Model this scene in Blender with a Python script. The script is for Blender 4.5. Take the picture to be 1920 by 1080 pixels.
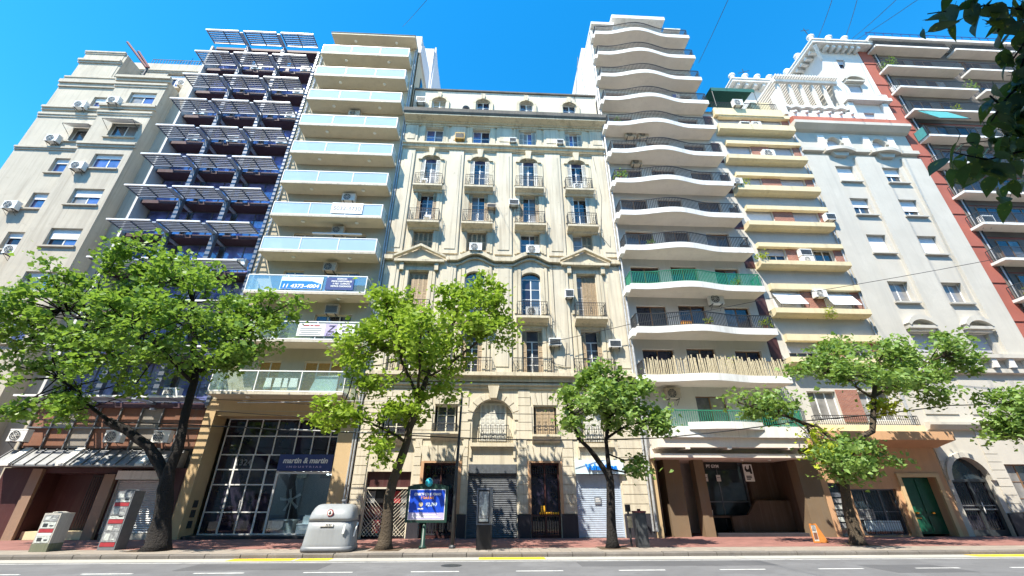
import bpy, math, random
from mathutils import Vector, Matrix

S = bpy.context.scene
C = S.collection
for o in list(bpy.data.objects):
    bpy.data.objects.remove(o, do_unlink=True)

# ------------------------------------------------------------------ camera
cam_d = bpy.data.cameras.new('camera')
cam = bpy.data.objects.new('camera', cam_d)
C.objects.link(cam)
cam.location = (0.0, 0.0, 1.8)
cam.rotation_euler = (math.radians(90 + 26.6), 0.0, math.radians(-2.7))
cam_d.sensor_width = 36.0
cam_d.lens = 36.0 * 790.0 / 1920.0
cam_d.clip_start = 0.05
cam_d.clip_end = 3000.0
S.camera = cam

# ------------------------------------------------------------------ sky and sun
LIGHT = Vector((0.42, 0.50, -1.0))          # the way the sunlight travels
elev = math.atan2(1.0, math.hypot(0.42, 0.50))
world = bpy.data.worlds.new('World')
S.world = world
world.use_nodes = True
wn, wl = world.node_tree.nodes, world.node_tree.links
wn.clear()
w_out = wn.new('ShaderNodeOutputWorld')
w_bg = wn.new('ShaderNodeBackground')
w_sky = wn.new('ShaderNodeTexSky')
w_sky.sky_type = 'NISHITA'
w_sky.sun_disc = False
w_sky.sun_elevation = elev
w_sky.sun_rotation = math.atan2(-0.42, -0.50)
w_sky.altitude = 400.0
w_sky.air_density = 1.0
w_sky.dust_density = 0.2
w_sky.ozone_density = 3.0
w_hs = wn.new('ShaderNodeHueSaturation')
w_hs.inputs['Saturation'].default_value = 1.38
w_hs.inputs['Hue'].default_value = 0.490
wl.new(w_sky.outputs[0], w_hs.inputs['Color'])
wl.new(w_hs.outputs[0], w_bg.inputs['Color'])
w_bg.inputs['Strength'].default_value = 0.15
wl.new(w_bg.outputs[0], w_out.inputs['Surface'])
sun_d = bpy.data.lights.new('sun', 'SUN')
sun_d.energy = 4.2
sun_d.angle = math.radians(0.5)
sun_d.color = (1.0, 0.93, 0.80)
sun = bpy.data.objects.new('sun', sun_d)
C.objects.link(sun)
sun.rotation_euler = LIGHT.to_track_quat('-Z', 'Y').to_euler()
sun.location = (-30, -40, 80)

S.view_settings.view_transform = 'Standard'
S.view_settings.look = 'None'
S.view_settings.exposure = 1.4
S.view_settings.gamma = 1.0
S.view_settings.use_curve_mapping = False

# ------------------------------------------------------------------ helpers
POS = {}


class MB:
    """collects faces; becomes one mesh"""
    def __init__(s):
        s.v, s.f = [], []

    def box(s, x0, x1, y0, y1, z0, z1):
        n = len(s.v)
        s.v += [(x0, y0, z0), (x1, y0, z0), (x1, y1, z0), (x0, y1, z0),
                (x0, y0, z1), (x1, y0, z1), (x1, y1, z1), (x0, y1, z1)]
        s.f += [(n, n+3, n+2, n+1), (n+4, n+5, n+6, n+7), (n, n+1, n+5, n+4),
                (n+1, n+2, n+6, n+5), (n+2, n+3, n+7, n+6), (n+3, n, n+4, n+7)]
        return s

    def poly(s, *p):
        n = len(s.v)
        s.v += [tuple(q) for q in p]
        s.f.append(tuple(range(n, n+len(p))))
        return s

    def _ext(s, a, b, closed=True):
        n = len(s.v)
        k = len(a)
        s.v += a + b
        s.f.append(tuple(range(n, n+k)))
        s.f.append(tuple(range(n+2*k-1, n+k-1, -1)))
        for i in range(k):
            j = (i+1) % k
            s.f.append((n+j, n+i, n+k+i, n+k+j))
        return s

    def xz(s, pts, y0, y1):      # outline in x,z pushed along y
        return s._ext([(x, y0, z) for x, z in pts], [(x, y1, z) for x, z in pts])

    def yz(s, pts, x0, x1):      # profile in y,z pushed along x
        return s._ext([(x0, y, z) for y, z in pts], [(x1, y, z) for y, z in pts])

    def xy(s, pts, z0, z1):
        return s._ext([(x, y, z1) for x, y in pts], [(x, y, z0) for x, y in pts])

    def limb(s, pts, n=6, cap=True):   # pts (x,y,z,r)
        P = [Vector(p[:3]) for p in pts]
        base = len(s.v)
        up = None
        for i, p in enumerate(P):
            d = (P[min(i+1, len(P)-1)] - P[max(i-1, 0)])
            if d.length < 1e-9:
                d = Vector((0, 0, 1))
            d.normalize()
            if up is None:
                up = Vector((1, 0, 0)) if abs(d.x) < .8 else Vector((0, 1, 0))
            a = d.cross(up)
            if a.length < 1e-6:
                a = d.cross(Vector((0, 1, 0.3)))
            a.normalize()
            b = d.cross(a)
            up = a.cross(d)
            r = pts[i][3]
            for k in range(n):
                t = 2*math.pi*k/n
                q = p + a*(r*math.cos(t)) + b*(r*math.sin(t))
                s.v.append((q.x, q.y, q.z))
        for i in range(len(P)-1):
            for k in range(n):
                k2 = (k+1) % n
                s.f.append((base+i*n+k, base+i*n+k2, base+(i+1)*n+k2, base+(i+1)*n+k))
        if cap:
            s.f.append(tuple(base+k for k in range(n-1, -1, -1)))
            s.f.append(tuple(base+(len(P)-1)*n+k for k in range(n)))
        return s

    def tube(s, pts, r, n=6):
        return s.limb([(p[0], p[1], p[2], r) for p in pts], n)

    def disc(s, c, r, y0, y1, n=16):    # short cylinder along y
        cx, cz = c
        return s.xz([(cx+r*math.cos(2*math.pi*i/n), cz+r*math.sin(2*math.pi*i/n)) for i in range(n)], y0, y1)

    def lathe(s, prof, c=(0, 0, 0), n=12):   # prof (r,z)
        b = len(s.v)
        for r, z in prof:
            for k in range(n):
                t = 2*math.pi*k/n
                s.v.append((c[0]+r*math.cos(t), c[1]+r*math.sin(t), c[2]+z))
        for i in range(len(prof)-1):
            for k in range(n):
                k2 = (k+1) % n
                s.f.append((b+i*n+k, b+i*n+k2, b+(i+1)*n+k2, b+(i+1)*n+k))
        s.f.append(tuple(b+k for k in range(n-1, -1, -1)))
        s.f.append(tuple(b+(len(prof)-1)*n+k for k in range(n)))
        return s

    def wall(s, x0, x1, z0, z1, y, ops, d=.3):
        """front sheet at y with rectangular openings and their reveals"""
        xs = sorted({x0, x1} | {min(max(v, x0), x1) for o in ops for v in o[:2]})
        zs = sorted({z0, z1} | {min(max(v, z0), z1) for o in ops for v in o[2:4]})
        for j in range(len(zs)-1):
            zm = (zs[j]+zs[j+1])/2
            run = None
            for i in range(len(xs)-1):
                xm = (xs[i]+xs[i+1])/2
                hole = any(o[0] < xm < o[1] and o[2] < zm < o[3] for o in ops)
                if not hole and run is None:
                    run = xs[i]
                if hole and run is not None:
                    s.poly((run, y, zs[j]), (xs[i], y, zs[j]), (xs[i], y, zs[j+1]), (run, y, zs[j+1]))
                    run = None
            if run is not None:
                s.poly((run, y, zs[j]), (x1, y, zs[j]), (x1, y, zs[j+1]), (run, y, zs[j+1]))
        for a, b, c, e in [o[:4] for o in ops]:
            s.poly((a, y, c), (a, y, e), (a, y+d, e), (a, y+d, c))
            s.poly((b, y, c), (b, y+d, c), (b, y+d, e), (b, y, e))
            s.poly((a, y, e), (b, y, e), (b, y+d, e), (a, y+d, e))
            s.poly((a, y, c), (a, y+d, c), (b, y+d, c), (b, y, c))
        return s

    def shell(s, x0, x1, y0, y1, z0, z1):    # sides, back and roof of a block
        s.poly((x0, y0, z0), (x0, y0, z1), (x0, y1, z1), (x0, y1, z0))
        s.poly((x1, y0, z0), (x1, y1, z0), (x1, y1, z1), (x1, y0, z1))
        s.poly((x0, y0, z1), (x1, y0, z1), (x1, y1, z1), (x0, y1, z1))
        s.poly((x0, y1, z0), (x0, y1, z1), (x1, y1, z1), (x1, y1, z0))
        return s

    def arch(s, x0, x1, zs, zt, y, d, n=12, zt2=None):
        """fills the corners of the opening x0..x1 x zs..zt above an arc, with soffit"""
        zt2 = zt2 or zt
        cx, rx = (x0+x1)/2, (x1-x0)/2
        pts = [(cx-rx*math.cos(math.pi*i/n), zs+(zt-zs)*math.sin(math.pi*i/n)) for i in range(n+1)]
        for i in range(n):
            (a, b), (c, e) = pts[i], pts[i+1]
            s.poly((a, y, b), (c, y, e), (c, y, zt2+.002), (a, y, zt2+.002))
            s.poly((a, y, b), (a, y+d, b), (c, y+d, e), (c, y, e))
        return s

    def mesh(s, name, mat, smooth=False):
        me = bpy.data.meshes.new(name)
        me.from_pydata(s.v, [], s.f)
        if mat:
            me.materials.append(MAT[mat] if isinstance(mat, str) else mat)
        if smooth:
            me.polygons.foreach_set('use_smooth', [True]*len(me.polygons))
        me.update()
        return me


CACHE = {}


def cached(key, fn, mat, smooth=False):
    k = (key, mat)
    if k not in CACHE:
        CACHE[k] = fn().mesh(str(key[0]) if isinstance(key, tuple) else key, mat, smooth)
    return CACHE[k]


def tag(o, label=None, cat=None, group=None, kind=None):
    for k, v in (('label', label), ('category', cat), ('group', group), ('kind', kind)):
        if v:
            o[k] = v
    return o


def put(name, data, mat=None, parent=None, at=(0, 0, 0), smooth=False, rz=0.0, **kw):
    """link one object; 'at' is its place in the world"""
    if isinstance(data, MB):
        data = data.mesh(name, mat, smooth)
    o = bpy.data.objects.new(name, data)
    C.objects.link(o)
    a = Vector(at)
    if parent is not None:
        o.parent = parent
        o.location = a - POS[parent.name]
    else:
        o.location = a
    if rz:
        o.rotation_euler = (0, 0, rz)
    POS[o.name] = a
    tag(o, **kw)
    return o


def thing(name, at, label, cat, group=None, kind=None):
    return put(name, None, at=at, label=label, cat=cat, group=group, kind=kind)


def text_mesh(body, size, mat, align='LEFT', bold=0.0, thick=0.006, shear=0.0, width=None):
    """lettering as a mesh, upright in x,z and facing -y"""
    cu = bpy.data.curves.new('lettering', 'FONT')
    cu.body = body
    cu.size = size
    cu.align_x = align
    cu.offset = bold
    cu.extrude = thick
    cu.shear = shear
    ob = bpy.data.objects.new('lettering', cu)
    me = bpy.data.meshes.new_from_object(ob)
    bpy.data.objects.remove(ob)
    sx = 1.0
    if width and len(me.vertices):
        xs = [v.co.x for v in me.vertices]
        sx = width/(max(xs)-min(xs))
    for v in me.vertices:
        x, y, z = v.co
        v.co = (x*sx, -z, y)
    me.materials.clear()
    me.materials.append(MAT[mat])
    return me


# ------------------------------------------------------------------ materials
MAT = {}


def _new(name):
    m = bpy.data.materials.new(name)
    m.use_nodes = True
    nt = m.node_tree
    nt.nodes.clear()
    out = nt.nodes.new('ShaderNodeOutputMaterial')
    MAT[name] = m
    return m, nt, out


def N(nt, t, **kw):
    n = nt.nodes.new(t)
    for k, v in kw.items():
        if k.startswith('i_'):
            key = k[2:]
            n.inputs[int(key) if key.isdigit() else key.replace('_', ' ')].default_value = v
        else:
            setattr(n, k, v)
    return n


def mixc(nt, fac, a, b, blend='MIX'):
    n = N(nt, 'ShaderNodeMix', data_type='RGBA', blend_type=blend)
    for sock, val in ((n.inputs[0], fac), (n.inputs[6], a), (n.inputs[7], b)):
        if hasattr(val, 'links') or hasattr(val, 'is_linked'):
            nt.links.new(val, sock)
        else:
            sock.default_value = (*val, 1) if isinstance(val, tuple) and len(val) == 3 else val
    return n.outputs[2]


def ramp(nt, src, stops):
    r = N(nt, 'ShaderNodeValToRGB')
    e = r.color_ramp.elements
    while len(e) < len(stops):
        e.new(.5)
    for i, (p, c) in enumerate(stops):
        e[i].position = p
        e[i].color = (c, c, c, 1) if not isinstance(c, tuple) else (*c, 1)
    nt.links.new(src, r.inputs[0])
    return r.outputs[0]


def noise_of(nt, scale, detail=4, vec=None, stretch=None, rough=.55):
    g = N(nt, 'ShaderNodeNewGeometry')
    src = g.outputs['Position']
    if stretch:
        mp = N(nt, 'ShaderNodeMapping')
        mp.inputs['Scale'].default_value = stretch
        nt.links.new(src, mp.inputs[0])
        src = mp.outputs[0]
    n = N(nt, 'ShaderNodeTexNoise')
    n.inputs['Scale'].default_value = scale
    n.inputs['Detail'].default_value = detail
    n.inputs['Roughness'].default_value = rough
    nt.links.new(src, n.inputs['Vector'])
    return n.outputs['Fac']


def sc(c, k):
    return tuple(min(1.0, max(0.0, x*k)) for x in c)


def plaster(name, col, var=.12, stain=.35, stain_col=(.16, .14, .12), rough=.88, bump=.25, fine=14.0, bdist=.02, bscale=45):
    m, nt, out = _new(name)
    b = N(nt, 'ShaderNodeBsdfPrincipled')
    b.inputs['Roughness'].default_value = rough
    b.inputs['Specular IOR Level'].default_value = .25
    n1 = ramp(nt, noise_of(nt, .7, 6), [(.3, 0.0), (.7, 1.0)])
    c = mixc(nt, n1, sc(col, 1-var), sc(col, 1+var*.6))
    n3 = ramp(nt, noise_of(nt, fine, 5), [(.35, 0.0), (.7, 1.0)])
    c = mixc(nt, n3, c, sc(col, 1-var*.5))
    if stain:
        s1 = ramp(nt, noise_of(nt, 1.0, 5, stretch=(2.6, 2.6, .16)), [(.52, 0.0), (.78, stain)])
        c = mixc(nt, s1, c, stain_col)
        s3 = ramp(nt, noise_of(nt, 1.0, 4, stretch=(9.0, 9.0, .28)), [(.54, 0.0), (.72, stain*.75)])
        c = mixc(nt, s3, c, sc(stain_col, 1.15))
        s4 = ramp(nt, noise_of(nt, .42, 2), [(.50, 0.0), (.53, var*1.2)])
        c = mixc(nt, s4, c, sc(col, .72))
        s2 = ramp(nt, noise_of(nt, 2.3, 7, rough=.7), [(.60, 0.0), (.74, stain*.8)])
        c = mixc(nt, s2, c, stain_col)
    nt.links.new(c, b.inputs['Base Color'])
    if bump:
        bm = N(nt, 'ShaderNodeBump')
        bm.inputs['Strength'].default_value = bump
        bm.inputs['Distance'].default_value = bdist
        nt.links.new(noise_of(nt, bscale, 5), bm.inputs['Height'])
        nt.links.new(bm.outputs[0], b.inputs['Normal'])
    nt.links.new(b.outputs[0], out.inputs[0])
    return m


def plain(name, col, rough=.5, metal=0.0, var=.08, scale=6.0, spec=.5, emit=None):
    m, nt, out = _new(name)
    b = N(nt, 'ShaderNodeBsdfPrincipled')
    b.inputs['Roughness'].default_value = rough
    b.inputs['Metallic'].default_value = metal
    b.inputs['Specular IOR Level'].default_value = spec
    c = mixc(nt, ramp(nt, noise_of(nt, scale, 5), [(.3, 0.0), (.7, 1.0)]), sc(col, 1-var), sc(col, 1+var))
    nt.links.new(c, b.inputs['Base Color'])
    if emit:
        b.inputs['Emission Color'].default_value = (*emit[0], 1)
        b.inputs['Emission Strength'].default_value = emit[1]
    nt.links.new(b.outputs[0], out.inputs[0])
    return m


def opaque_glass(name, col, ior=1.9, rough=.03, tint=(1, 1, 1), var=.5):
    m, nt, out = _new(name)
    b = N(nt, 'ShaderNodeBsdfPrincipled')
    c = mixc(nt, ramp(nt, noise_of(nt, .9, 3), [(.35, 0.0), (.65, 1.0)]), sc(col, 1-var), sc(col, 1+var))
    nt.links.new(c, b.inputs['Base Color'])
    b.inputs['Roughness'].default_value = rough
    b.inputs['IOR'].default_value = ior
    b.inputs['Specular Tint'].default_value = (*tint, 1)
    bm = N(nt, 'ShaderNodeBump')
    bm.inputs['Strength'].default_value = .06
    bm.inputs['Distance'].default_value = .03
    nt.links.new(noise_of(nt, 1.3, 2), bm.inputs['Height'])
    nt.links.new(bm.outputs[0], b.inputs['Normal'])
    nt.links.new(b.outputs[0], out.inputs[0])
    return m


def clear_glass(name, tint, refl=.4, body=.0, body_col=(.7, .85, .85)):
    m, nt, out = _new(name)
    t = N(nt, 'ShaderNodeBsdfTransparent')
    t.inputs[0].default_value = (*tint, 1)
    g = N(nt, 'ShaderNodeBsdfGlossy')
    g.inputs['Color'].default_value = (.92, .97, 1, 1)
    g.inputs['Roughness'].default_value = .02
    mx = N(nt, 'ShaderNodeMixShader')
    mx.inputs[0].default_value = refl
    nt.links.new(t.outputs[0], mx.inputs[1])
    nt.links.new(g.outputs[0], mx.inputs[2])
    last = mx.outputs[0]
    if body:
        d = N(nt, 'ShaderNodeBsdfDiffuse')
        d.inputs[0].default_value = (*body_col, 1)
        m2 = N(nt, 'ShaderNodeMixShader')
        m2.inputs[0].default_value = body
        nt.links.new(last, m2.inputs[1])
        nt.links.new(d.outputs[0], m2.inputs[2])
        last = m2.outputs[0]
    nt.links.new(last, out.inputs[0])
    return m


def leaf_mat(name, dark, light, trans=.35):
    m, nt, out = _new(name)
    f = ramp(nt, noise_of(nt, 5.0, 3), [(.32, 0.0), (.68, 1.0)])
    c = mixc(nt, f, dark, light)
    f2 = ramp(nt, noise_of(nt, .45, 2), [(.35, 0.0), (.65, 1.0)])
    c = mixc(nt, f2, c, mixc(nt, .5, c, sc(light, 1.25)))
    f3 = ramp(nt, noise_of(nt, 19.0, 2), [(.63, 0.0), (.70, .75)])
    c = mixc(nt, f3, c, (.40, .40, .06))
    f4 = ramp(nt, noise_of(nt, 13.0, 2), [(.30, .6), (.38, 0.0)])
    c = mixc(nt, f4, c, sc(dark, .55))
    b = N(nt, 'ShaderNodeBsdfPrincipled')
    b.inputs['Roughness'].default_value = .45
    b.inputs['Specular IOR Level'].default_value = .35
    nt.links.new(c, b.inputs['Base Color'])
    t = N(nt, 'ShaderNodeBsdfTranslucent')
    nt.links.new(mixc(nt, .5, c, (.30, .45, .03)), t.inputs[0])
    mx = N(nt, 'ShaderNodeMixShader')
    mx.inputs[0].default_value = trans
    nt.links.new(b.outputs[0], mx.inputs[1])
    nt.links.new(t.outputs[0], mx.inputs[2])
    nt.links.new(mx.outputs[0], out.inputs[0])
    return m


def brick_mat(name, c1, c2, mortar, scale, w=.5, h=.25, msize=.02, axis='xz', rough=.85, off=.5, bump=.4):
    m, nt, out = _new(name)
    g = N(nt, 'ShaderNodeNewGeometry')
    sp = N(nt, 'ShaderNodeSeparateXYZ')
    cb = N(nt, 'ShaderNodeCombineXYZ')
    nt.links.new(g.outputs['Position'], sp.inputs[0])
    nt.links.new(sp.outputs[0], cb.inputs[0])
    nt.links.new(sp.outputs[2 if axis == 'xz' else 1], cb.inputs[1])
    br = N(nt, 'ShaderNodeTexBrick')
    br.offset = off
    br.inputs['Scale'].default_value = scale
    br.inputs['Brick Width'].default_value = w
    br.inputs['Row Height'].default_value = h
    br.inputs['Mortar Size'].default_value = msize
    br.inputs['Color1'].default_value = (*c1, 1)
    br.inputs['Color2'].default_value = (*c2, 1)
    br.inputs['Mortar'].default_value = (*mortar, 1)
    nt.links.new(cb.outputs[0], br.inputs['Vector'])
    c = mixc(nt, ramp(nt, noise_of(nt, 2.0, 6), [(.35, .0), (.7, .35)]), br.outputs['Color'], sc(c1, .45))
    b = N(nt, 'ShaderNodeBsdfPrincipled')
    b.inputs['Roughness'].default_value = rough
    nt.links.new(c, b.inputs['Base Color'])
    bm = N(nt, 'ShaderNodeBump')
    bm.inputs['Strength'].default_value = bump
    bm.inputs['Distance'].default_value = .02
    nt.links.new(br.outputs['Fac'], bm.inputs['Height'])
    bm.invert = True
    nt.links.new(bm.outputs[0], b.inputs['Normal'])
    nt.links.new(b.outputs[0], out.inputs[0])
    return m


plaster('beige_wall', (.49, .445, .365), stain=.55, stain_col=(.25, .215, .175))
plaster('cream_wall', (.62, .56, .44), stain=.58, stain_col=(.25, .21, .155))
plaster('cream_trim', (.62, .55, .41), stain=.65, stain_col=(.19, .16, .12))
plaster('weathered_stone', (.17, .155, .135), var=.45, stain=.6, stain_col=(.05, .05, .045))
plaster('attic_wall', (.62, .575, .48), stain=.4, stain_col=(.22, .2, .19))
plaster('tan_wall', (.50, .43, .31), stain=.2, stain_col=(.25, .2, .15))
plaster('ochre_wall', (.56, .41, .235), stain=.25, stain_col=(.3, .22, .13))
plaster('tan_soffit', (.66, .58, .44), stain=.15, var=.08)
plaster('white_paint', (.72, .705, .67), var=.09, stain=.42, stain_col=(.30, .27, .24))
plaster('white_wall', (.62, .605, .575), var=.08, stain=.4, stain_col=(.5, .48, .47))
plaster('soffit_white', (.72, .645, .565), var=.10, stain=.35, stain_col=(.5, .44, .4))
plaster('grey_wall', (.51, .485, .43), var=.10, stain=.4, stain_col=(.36, .34, .31))
plaster('pale_grey', (.52, .49, .43), var=.10, stain=.4, stain_col=(.4, .38, .36))
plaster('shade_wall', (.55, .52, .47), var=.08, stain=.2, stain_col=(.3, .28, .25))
plaster('yellow_slab', (.70, .595, .385), var=.10, stain=.42, stain_col=(.42, .33, .2))
plaster('red_paint', (.36, .115, .085), var=.15, stain=.25, stain_col=(.28, .12, .1))
plaster('red_tile', (.40, .13, .09), var=.25, stain=.3)
plaster('shade_lavender_wall', (.62, .59, .60), var=.08, stain=.25, stain_col=(.4, .38, .38))  # pale wall with the lavender tint of shade put into its colour
plaster('concrete', (.46, .44, .40), var=.2, stain=.4)
plaster('kerb_granite', (.17, .155, .14), var=.35, stain=.5, bump=.6)
plaster('shaded_porch_stone', (.10, .066, .046), var=.25, stain=.4, rough=.5)  # brown stone darkened, the porch's shade is in the colour
plaster('brown_stone', (.30, .20, .14), var=.2, stain=.3, rough=.5)
plaster('maroon_granite', (.085, .035, .035), var=.3, stain=.2, rough=.35)
plaster('dark_granite', (.045, .045, .055), var=.3, stain=.2, stain_col=(.1, .1, .11), rough=.35)
plaster('peach_wall', (.55, .33, .19), var=.12, stain=.35, stain_col=(.3, .2, .13))
plaster('brown_panel', (.24, .115, .075), var=.3, stain=.35, rough=.6)
plaster('grey_panel', (.30, .27, .235), var=.25, stain=.35, rough=.6)
plaster('maroon_soffit', (.095, .052, .060), var=.3, stain=.3, rough=.6)
plaster('shaded_tan', (.21, .15, .095), var=.2, stain=.35)  # tan darkened to carry the deep shade of the porch
plaster('mossy_concrete', (.20, .21, .15), var=.35, stain=.6, stain_col=(.06, .09, .03))
plaster('slab_edge', (.60, .55, .46), var=.15, stain=.55, stain_col=(.2, .17, .13))
plaster('soil', (.10, .07, .045), var=.4, stain=.5, bump=.8)
plaster('asphalt', (.16, .16, .165), var=.30, stain=.5, stain_col=(.08, .08, .085), bump=.5, fine=60)
plaster('asphalt_patch', (.105, .105, .11), var=.2, stain=.25, stain_col=(.06, .06, .065), bump=.5, fine=60)
plaster('road_paint', (.62, .62, .60), var=.15, stain=.75, stain_col=(.22, .22, .22), bump=.2)
plaster('yellow_paint', (.78, .48, .02), var=.18, stain=.7, stain_col=(.4, .33, .15), bump=.2)
plaster('gutter', (.38, .365, .33), var=.15, stain=.35, stain_col=(.27, .26, .24))
plaster('ground_soil', (.20, .19, .17), var=.2, stain=.3)
brick_mat('paving', (.28, .125, .105), (.22, .095, .08), (.16, .11, .095), 1.0, w=.4, h=.4, msize=.012, axis='xy', off=0.0)
brick_mat('pale_paving', (.30, .26, .215), (.25, .215, .18), (.17, .145, .125), 1.0, w=.4, h=.4, msize=.012, axis='xy', off=0.0)
brick_mat('brick', (.38, .14, .09), (.27, .09, .065), (.33, .25, .2), 1.0, w=.23, h=.075, msize=.010)
plain('white_metal', (.80, .80, .80), rough=.35, var=.04)
plain('ac_white', (.76, .75, .71), rough=.45, var=.08, scale=9)
plain('ac_old', (.50, .42, .32), rough=.6, var=.2, scale=9)
plain('ac_rust', (.60, .36, .08), rough=.6, var=.3, scale=9)
plain('dark_metal', (.035, .04, .045), rough=.45, var=.2)
plain('fan_dark', (.05, .055, .06), rough=.5, var=.2)
plain('steel_grey', (.16, .18, .22), rough=.42, metal=.3, var=.12)
plain('bracket_blue', (.36, .41, .50), rough=.45, var=.12)
plain('slat_grey', (.15, .18, .25), rough=.5, metal=.0, var=.08)
plain('iron', (.028, .03, .032), rough=.5, var=.2)
plain('green_iron', (.02, .20, .115), rough=.5, var=.2)
plain('cane', (.52, .44, .29), rough=.8, var=.3, scale=14)
plain('wood_brown', (.20, .105, .05), rough=.6, var=.25, scale=10)
plain('curtain_ochre', (.42, .24, .07), rough=.8, var=.25, scale=10)
plain('shutter_pale', (.62, .60, .53), rough=.6, var=.1, scale=10)
plain('shutter_wood', (.42, .31, .19), rough=.65, var=.2, scale=10)
plain('frame_white', (.76, .76, .74), rough=.45, var=.05)
plain('frame_cream', (.64, .60, .49), rough=.5, var=.08)
plain('blind_white', (.72, .72, .73), rough=.6, var=.05)
plain('blind_grey', (.46, .46, .50), rough=.6, var=.06)
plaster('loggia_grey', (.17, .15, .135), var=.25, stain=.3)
plain('roller_grey', (.36, .38, .41), rough=.4, metal=.35, var=.15)
plain('roller_dark', (.12, .13, .145), rough=.45, metal=.3, var=.2)
plain('roller_blue', (.40, .47, .57), rough=.45, metal=.1, var=.1)
plain('roller_pale', (.50, .51, .52), rough=.4, metal=.3, var=.1)
plain('zinc', (.22, .225, .23), rough=.45, metal=.4, var=.2)
plaster('bin_grey', (.27, .29, .31), rough=.42, var=.10, stain=.32, stain_col=(.12, .115, .105), bump=.1)
plain('bin_dark', (.15, .16, .175), rough=.45, var=.1)
plain('sticker_white', (.82, .82, .80), rough=.5, var=.05)
plain('black', (.012, .012, .014), rough=.4, var=.2)
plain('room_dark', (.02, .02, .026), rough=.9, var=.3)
plain('sign_navy', (.035, .06, .21), rough=.4, var=.12)
plain('sign_blue', (.012, .065, .52), rough=.35, var=.12)
plain('sign_pale_blue', (.62, .74, .80), rough=.4, var=.04)
plain('letter_blue', (.01, .20, .72), rough=.35, var=.1)
plain('letter_white', (.85, .86, .86), rough=.5, var=.03)
plain('letter_orange', (.85, .36, .06), rough=.5, var=.05)
plain('letter_grey', (.20, .22, .25), rough=.5, var=.05)
plain('lilac', (.48, .42, .68), rough=.5, var=.05)
plain('letter_dark', (.03, .025, .05), rough=.5, var=.05)
plain('poster_grey', (.25, .26, .27), rough=.7, var=.5, scale=12)
plain('poster_pale', (.48, .51, .49), rough=.7, var=.3, scale=14)
plain('poster_red', (.33, .028, .038), rough=.6, var=.15)
plain('orange_board', (.62, .23, .05), rough=.6, var=.12)
plain('lamp_white', (.85, .85, .80), rough=.3, var=.02)
plain('awning_green', (.012, .10, .085), rough=.8, var=.15)
plain('awning_teal', (.05, .25, .255), rough=.8, var=.1)
plain('awning_white', (.75, .76, .76), rough=.8, var=.04)
plain('door_green', (.008, .085, .05), rough=.3, var=.15)
plain('brass', (.75, .48, .10), rough=.25, metal=.9, var=.1)
plain('gold_paint', (.85, .45, .03), rough=.4, var=.1)
plain('sign_green', (.012, .045, .034), rough=.45, var=.1)
plain('globe_teal', (.02, .36, .48), rough=.25, var=.3, scale=14)
plain('cable', (.03, .03, .032), rough=.6, var=.1)
plain('cable_pale', (.50, .50, .50), rough=.5, var=.1)
plain('pipe', (.42, .43, .44), rough=.5, metal=.3, var=.2)
plain('terracotta', (.42, .16, .08), rough=.8, var=.2)
plain('rust_red', (.14, .025, .03), rough=.6, var=.2)
opaque_glass('pane_dark', (.035, .045, .06), ior=1.9)
opaque_glass('pane_blue', (.075, .10, .25), ior=2.5, tint=(.75, .85, 1))
opaque_glass('pane_office', (.19, .22, .52), ior=2.5, tint=(.8, .88, 1), var=.6)
opaque_glass('pane_deep', (.018, .016, .03), ior=1.6)
opaque_glass('pane_shop', (.03, .045, .06), ior=1.7)
opaque_glass('pane_curtain', (.26, .25, .24), ior=1.6, var=.35)
clear_glass('balustrade_glass', (.72, .84, .87), refl=.30, body=.40, body_col=(.70, .79, .81))  # pale diffuse body stands in for the reflected sky
clear_glass('thin_glass', (.80, .90, .90), refl=.16, body=.06)
clear_glass('shop_glass', (.72, .80, .84), refl=.12)
leaf_mat('leaf_deep', (.040, .120, .028), (.23, .37, .065), .42)
leaf_mat('leaf_bright', (.09, .20, .022), (.34, .45, .055), .45)
leaf_mat('leaf_mid', (.048, .13, .034), (.25, .37, .10), .40)
leaf_mat('leaf_shade', (.016, .042, .030), (.035, .080, .040), .30)  # dark leaf colour holds the shade on the near branch
leaf_mat('leaf_yellow', (.22, .30, .02), (.42, .45, .04), .35)
plaster('bark', (.024, .021, .020), var=.6, stain=.5, stain_col=(.05, .045, .04), bump=1.0, fine=22, bdist=.08, bscale=16)
plaster('bark_pale', (.10, .078, .056), var=.6, stain=.5, stain_col=(.04, .034, .028), bump=1.0, fine=22, bdist=.08, bscale=16)

# ------------------------------------------------------------------ ground, road, pavement
put('ground', MB().poly((-900, -900, -.22), (900, -900, -.22), (900, 900, -.22), (-900, 900, -.22)), 'ground_soil', kind='structure')
road = put('road', MB().box(-160, 160, -3.0, 17.55, -.21, -.13), 'asphalt', kind='structure')
put('gutter', MB().box(-160, 160, 17.554, 18.38, -.21, -.124), 'gutter', kind='structure')
pave = put('pavement', MB().box(-160, 160, 20.3, 60, -.21, 0.0), 'paving', kind='structure')
put('pavement_edge', MB().box(-160, 160, 18.70, 20.296, -.21, -.004), 'pale_paving', kind='structure')
put('near_pavement', MB().box(-160, 160, -30, -3.004, -.21, 0.0), 'pale_paving', kind='structure')
kerb = put('kerb', None, at=(0, 18.4, 0), kind='structure')
rk = random.Random(3)
x = -30.0
while x < 34:
    L = rk.choice((.95, 1.1, 1.25))
    dz = rk.uniform(-.008, .008)
    dy = rk.uniform(-.012, .012)
    w = L-.025
    m = MB().yz([(18.39+dy, -.2), (18.39+dy, -.03+dz), (18.42+dy, .004+dz), (18.69, .004+dz), (18.69, -.2)], x, x+w)
    put('kerb_stone', m, 'kerb_granite', kerb)
    x += L
for i in range(-9, 11):
    x0 = -11.65+3.12*i+9.36
    put('lane_dash', MB().box(x0, x0+1.42, 15.0, 15.09, -.13, -.1255), 'road_paint', road)
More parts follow.
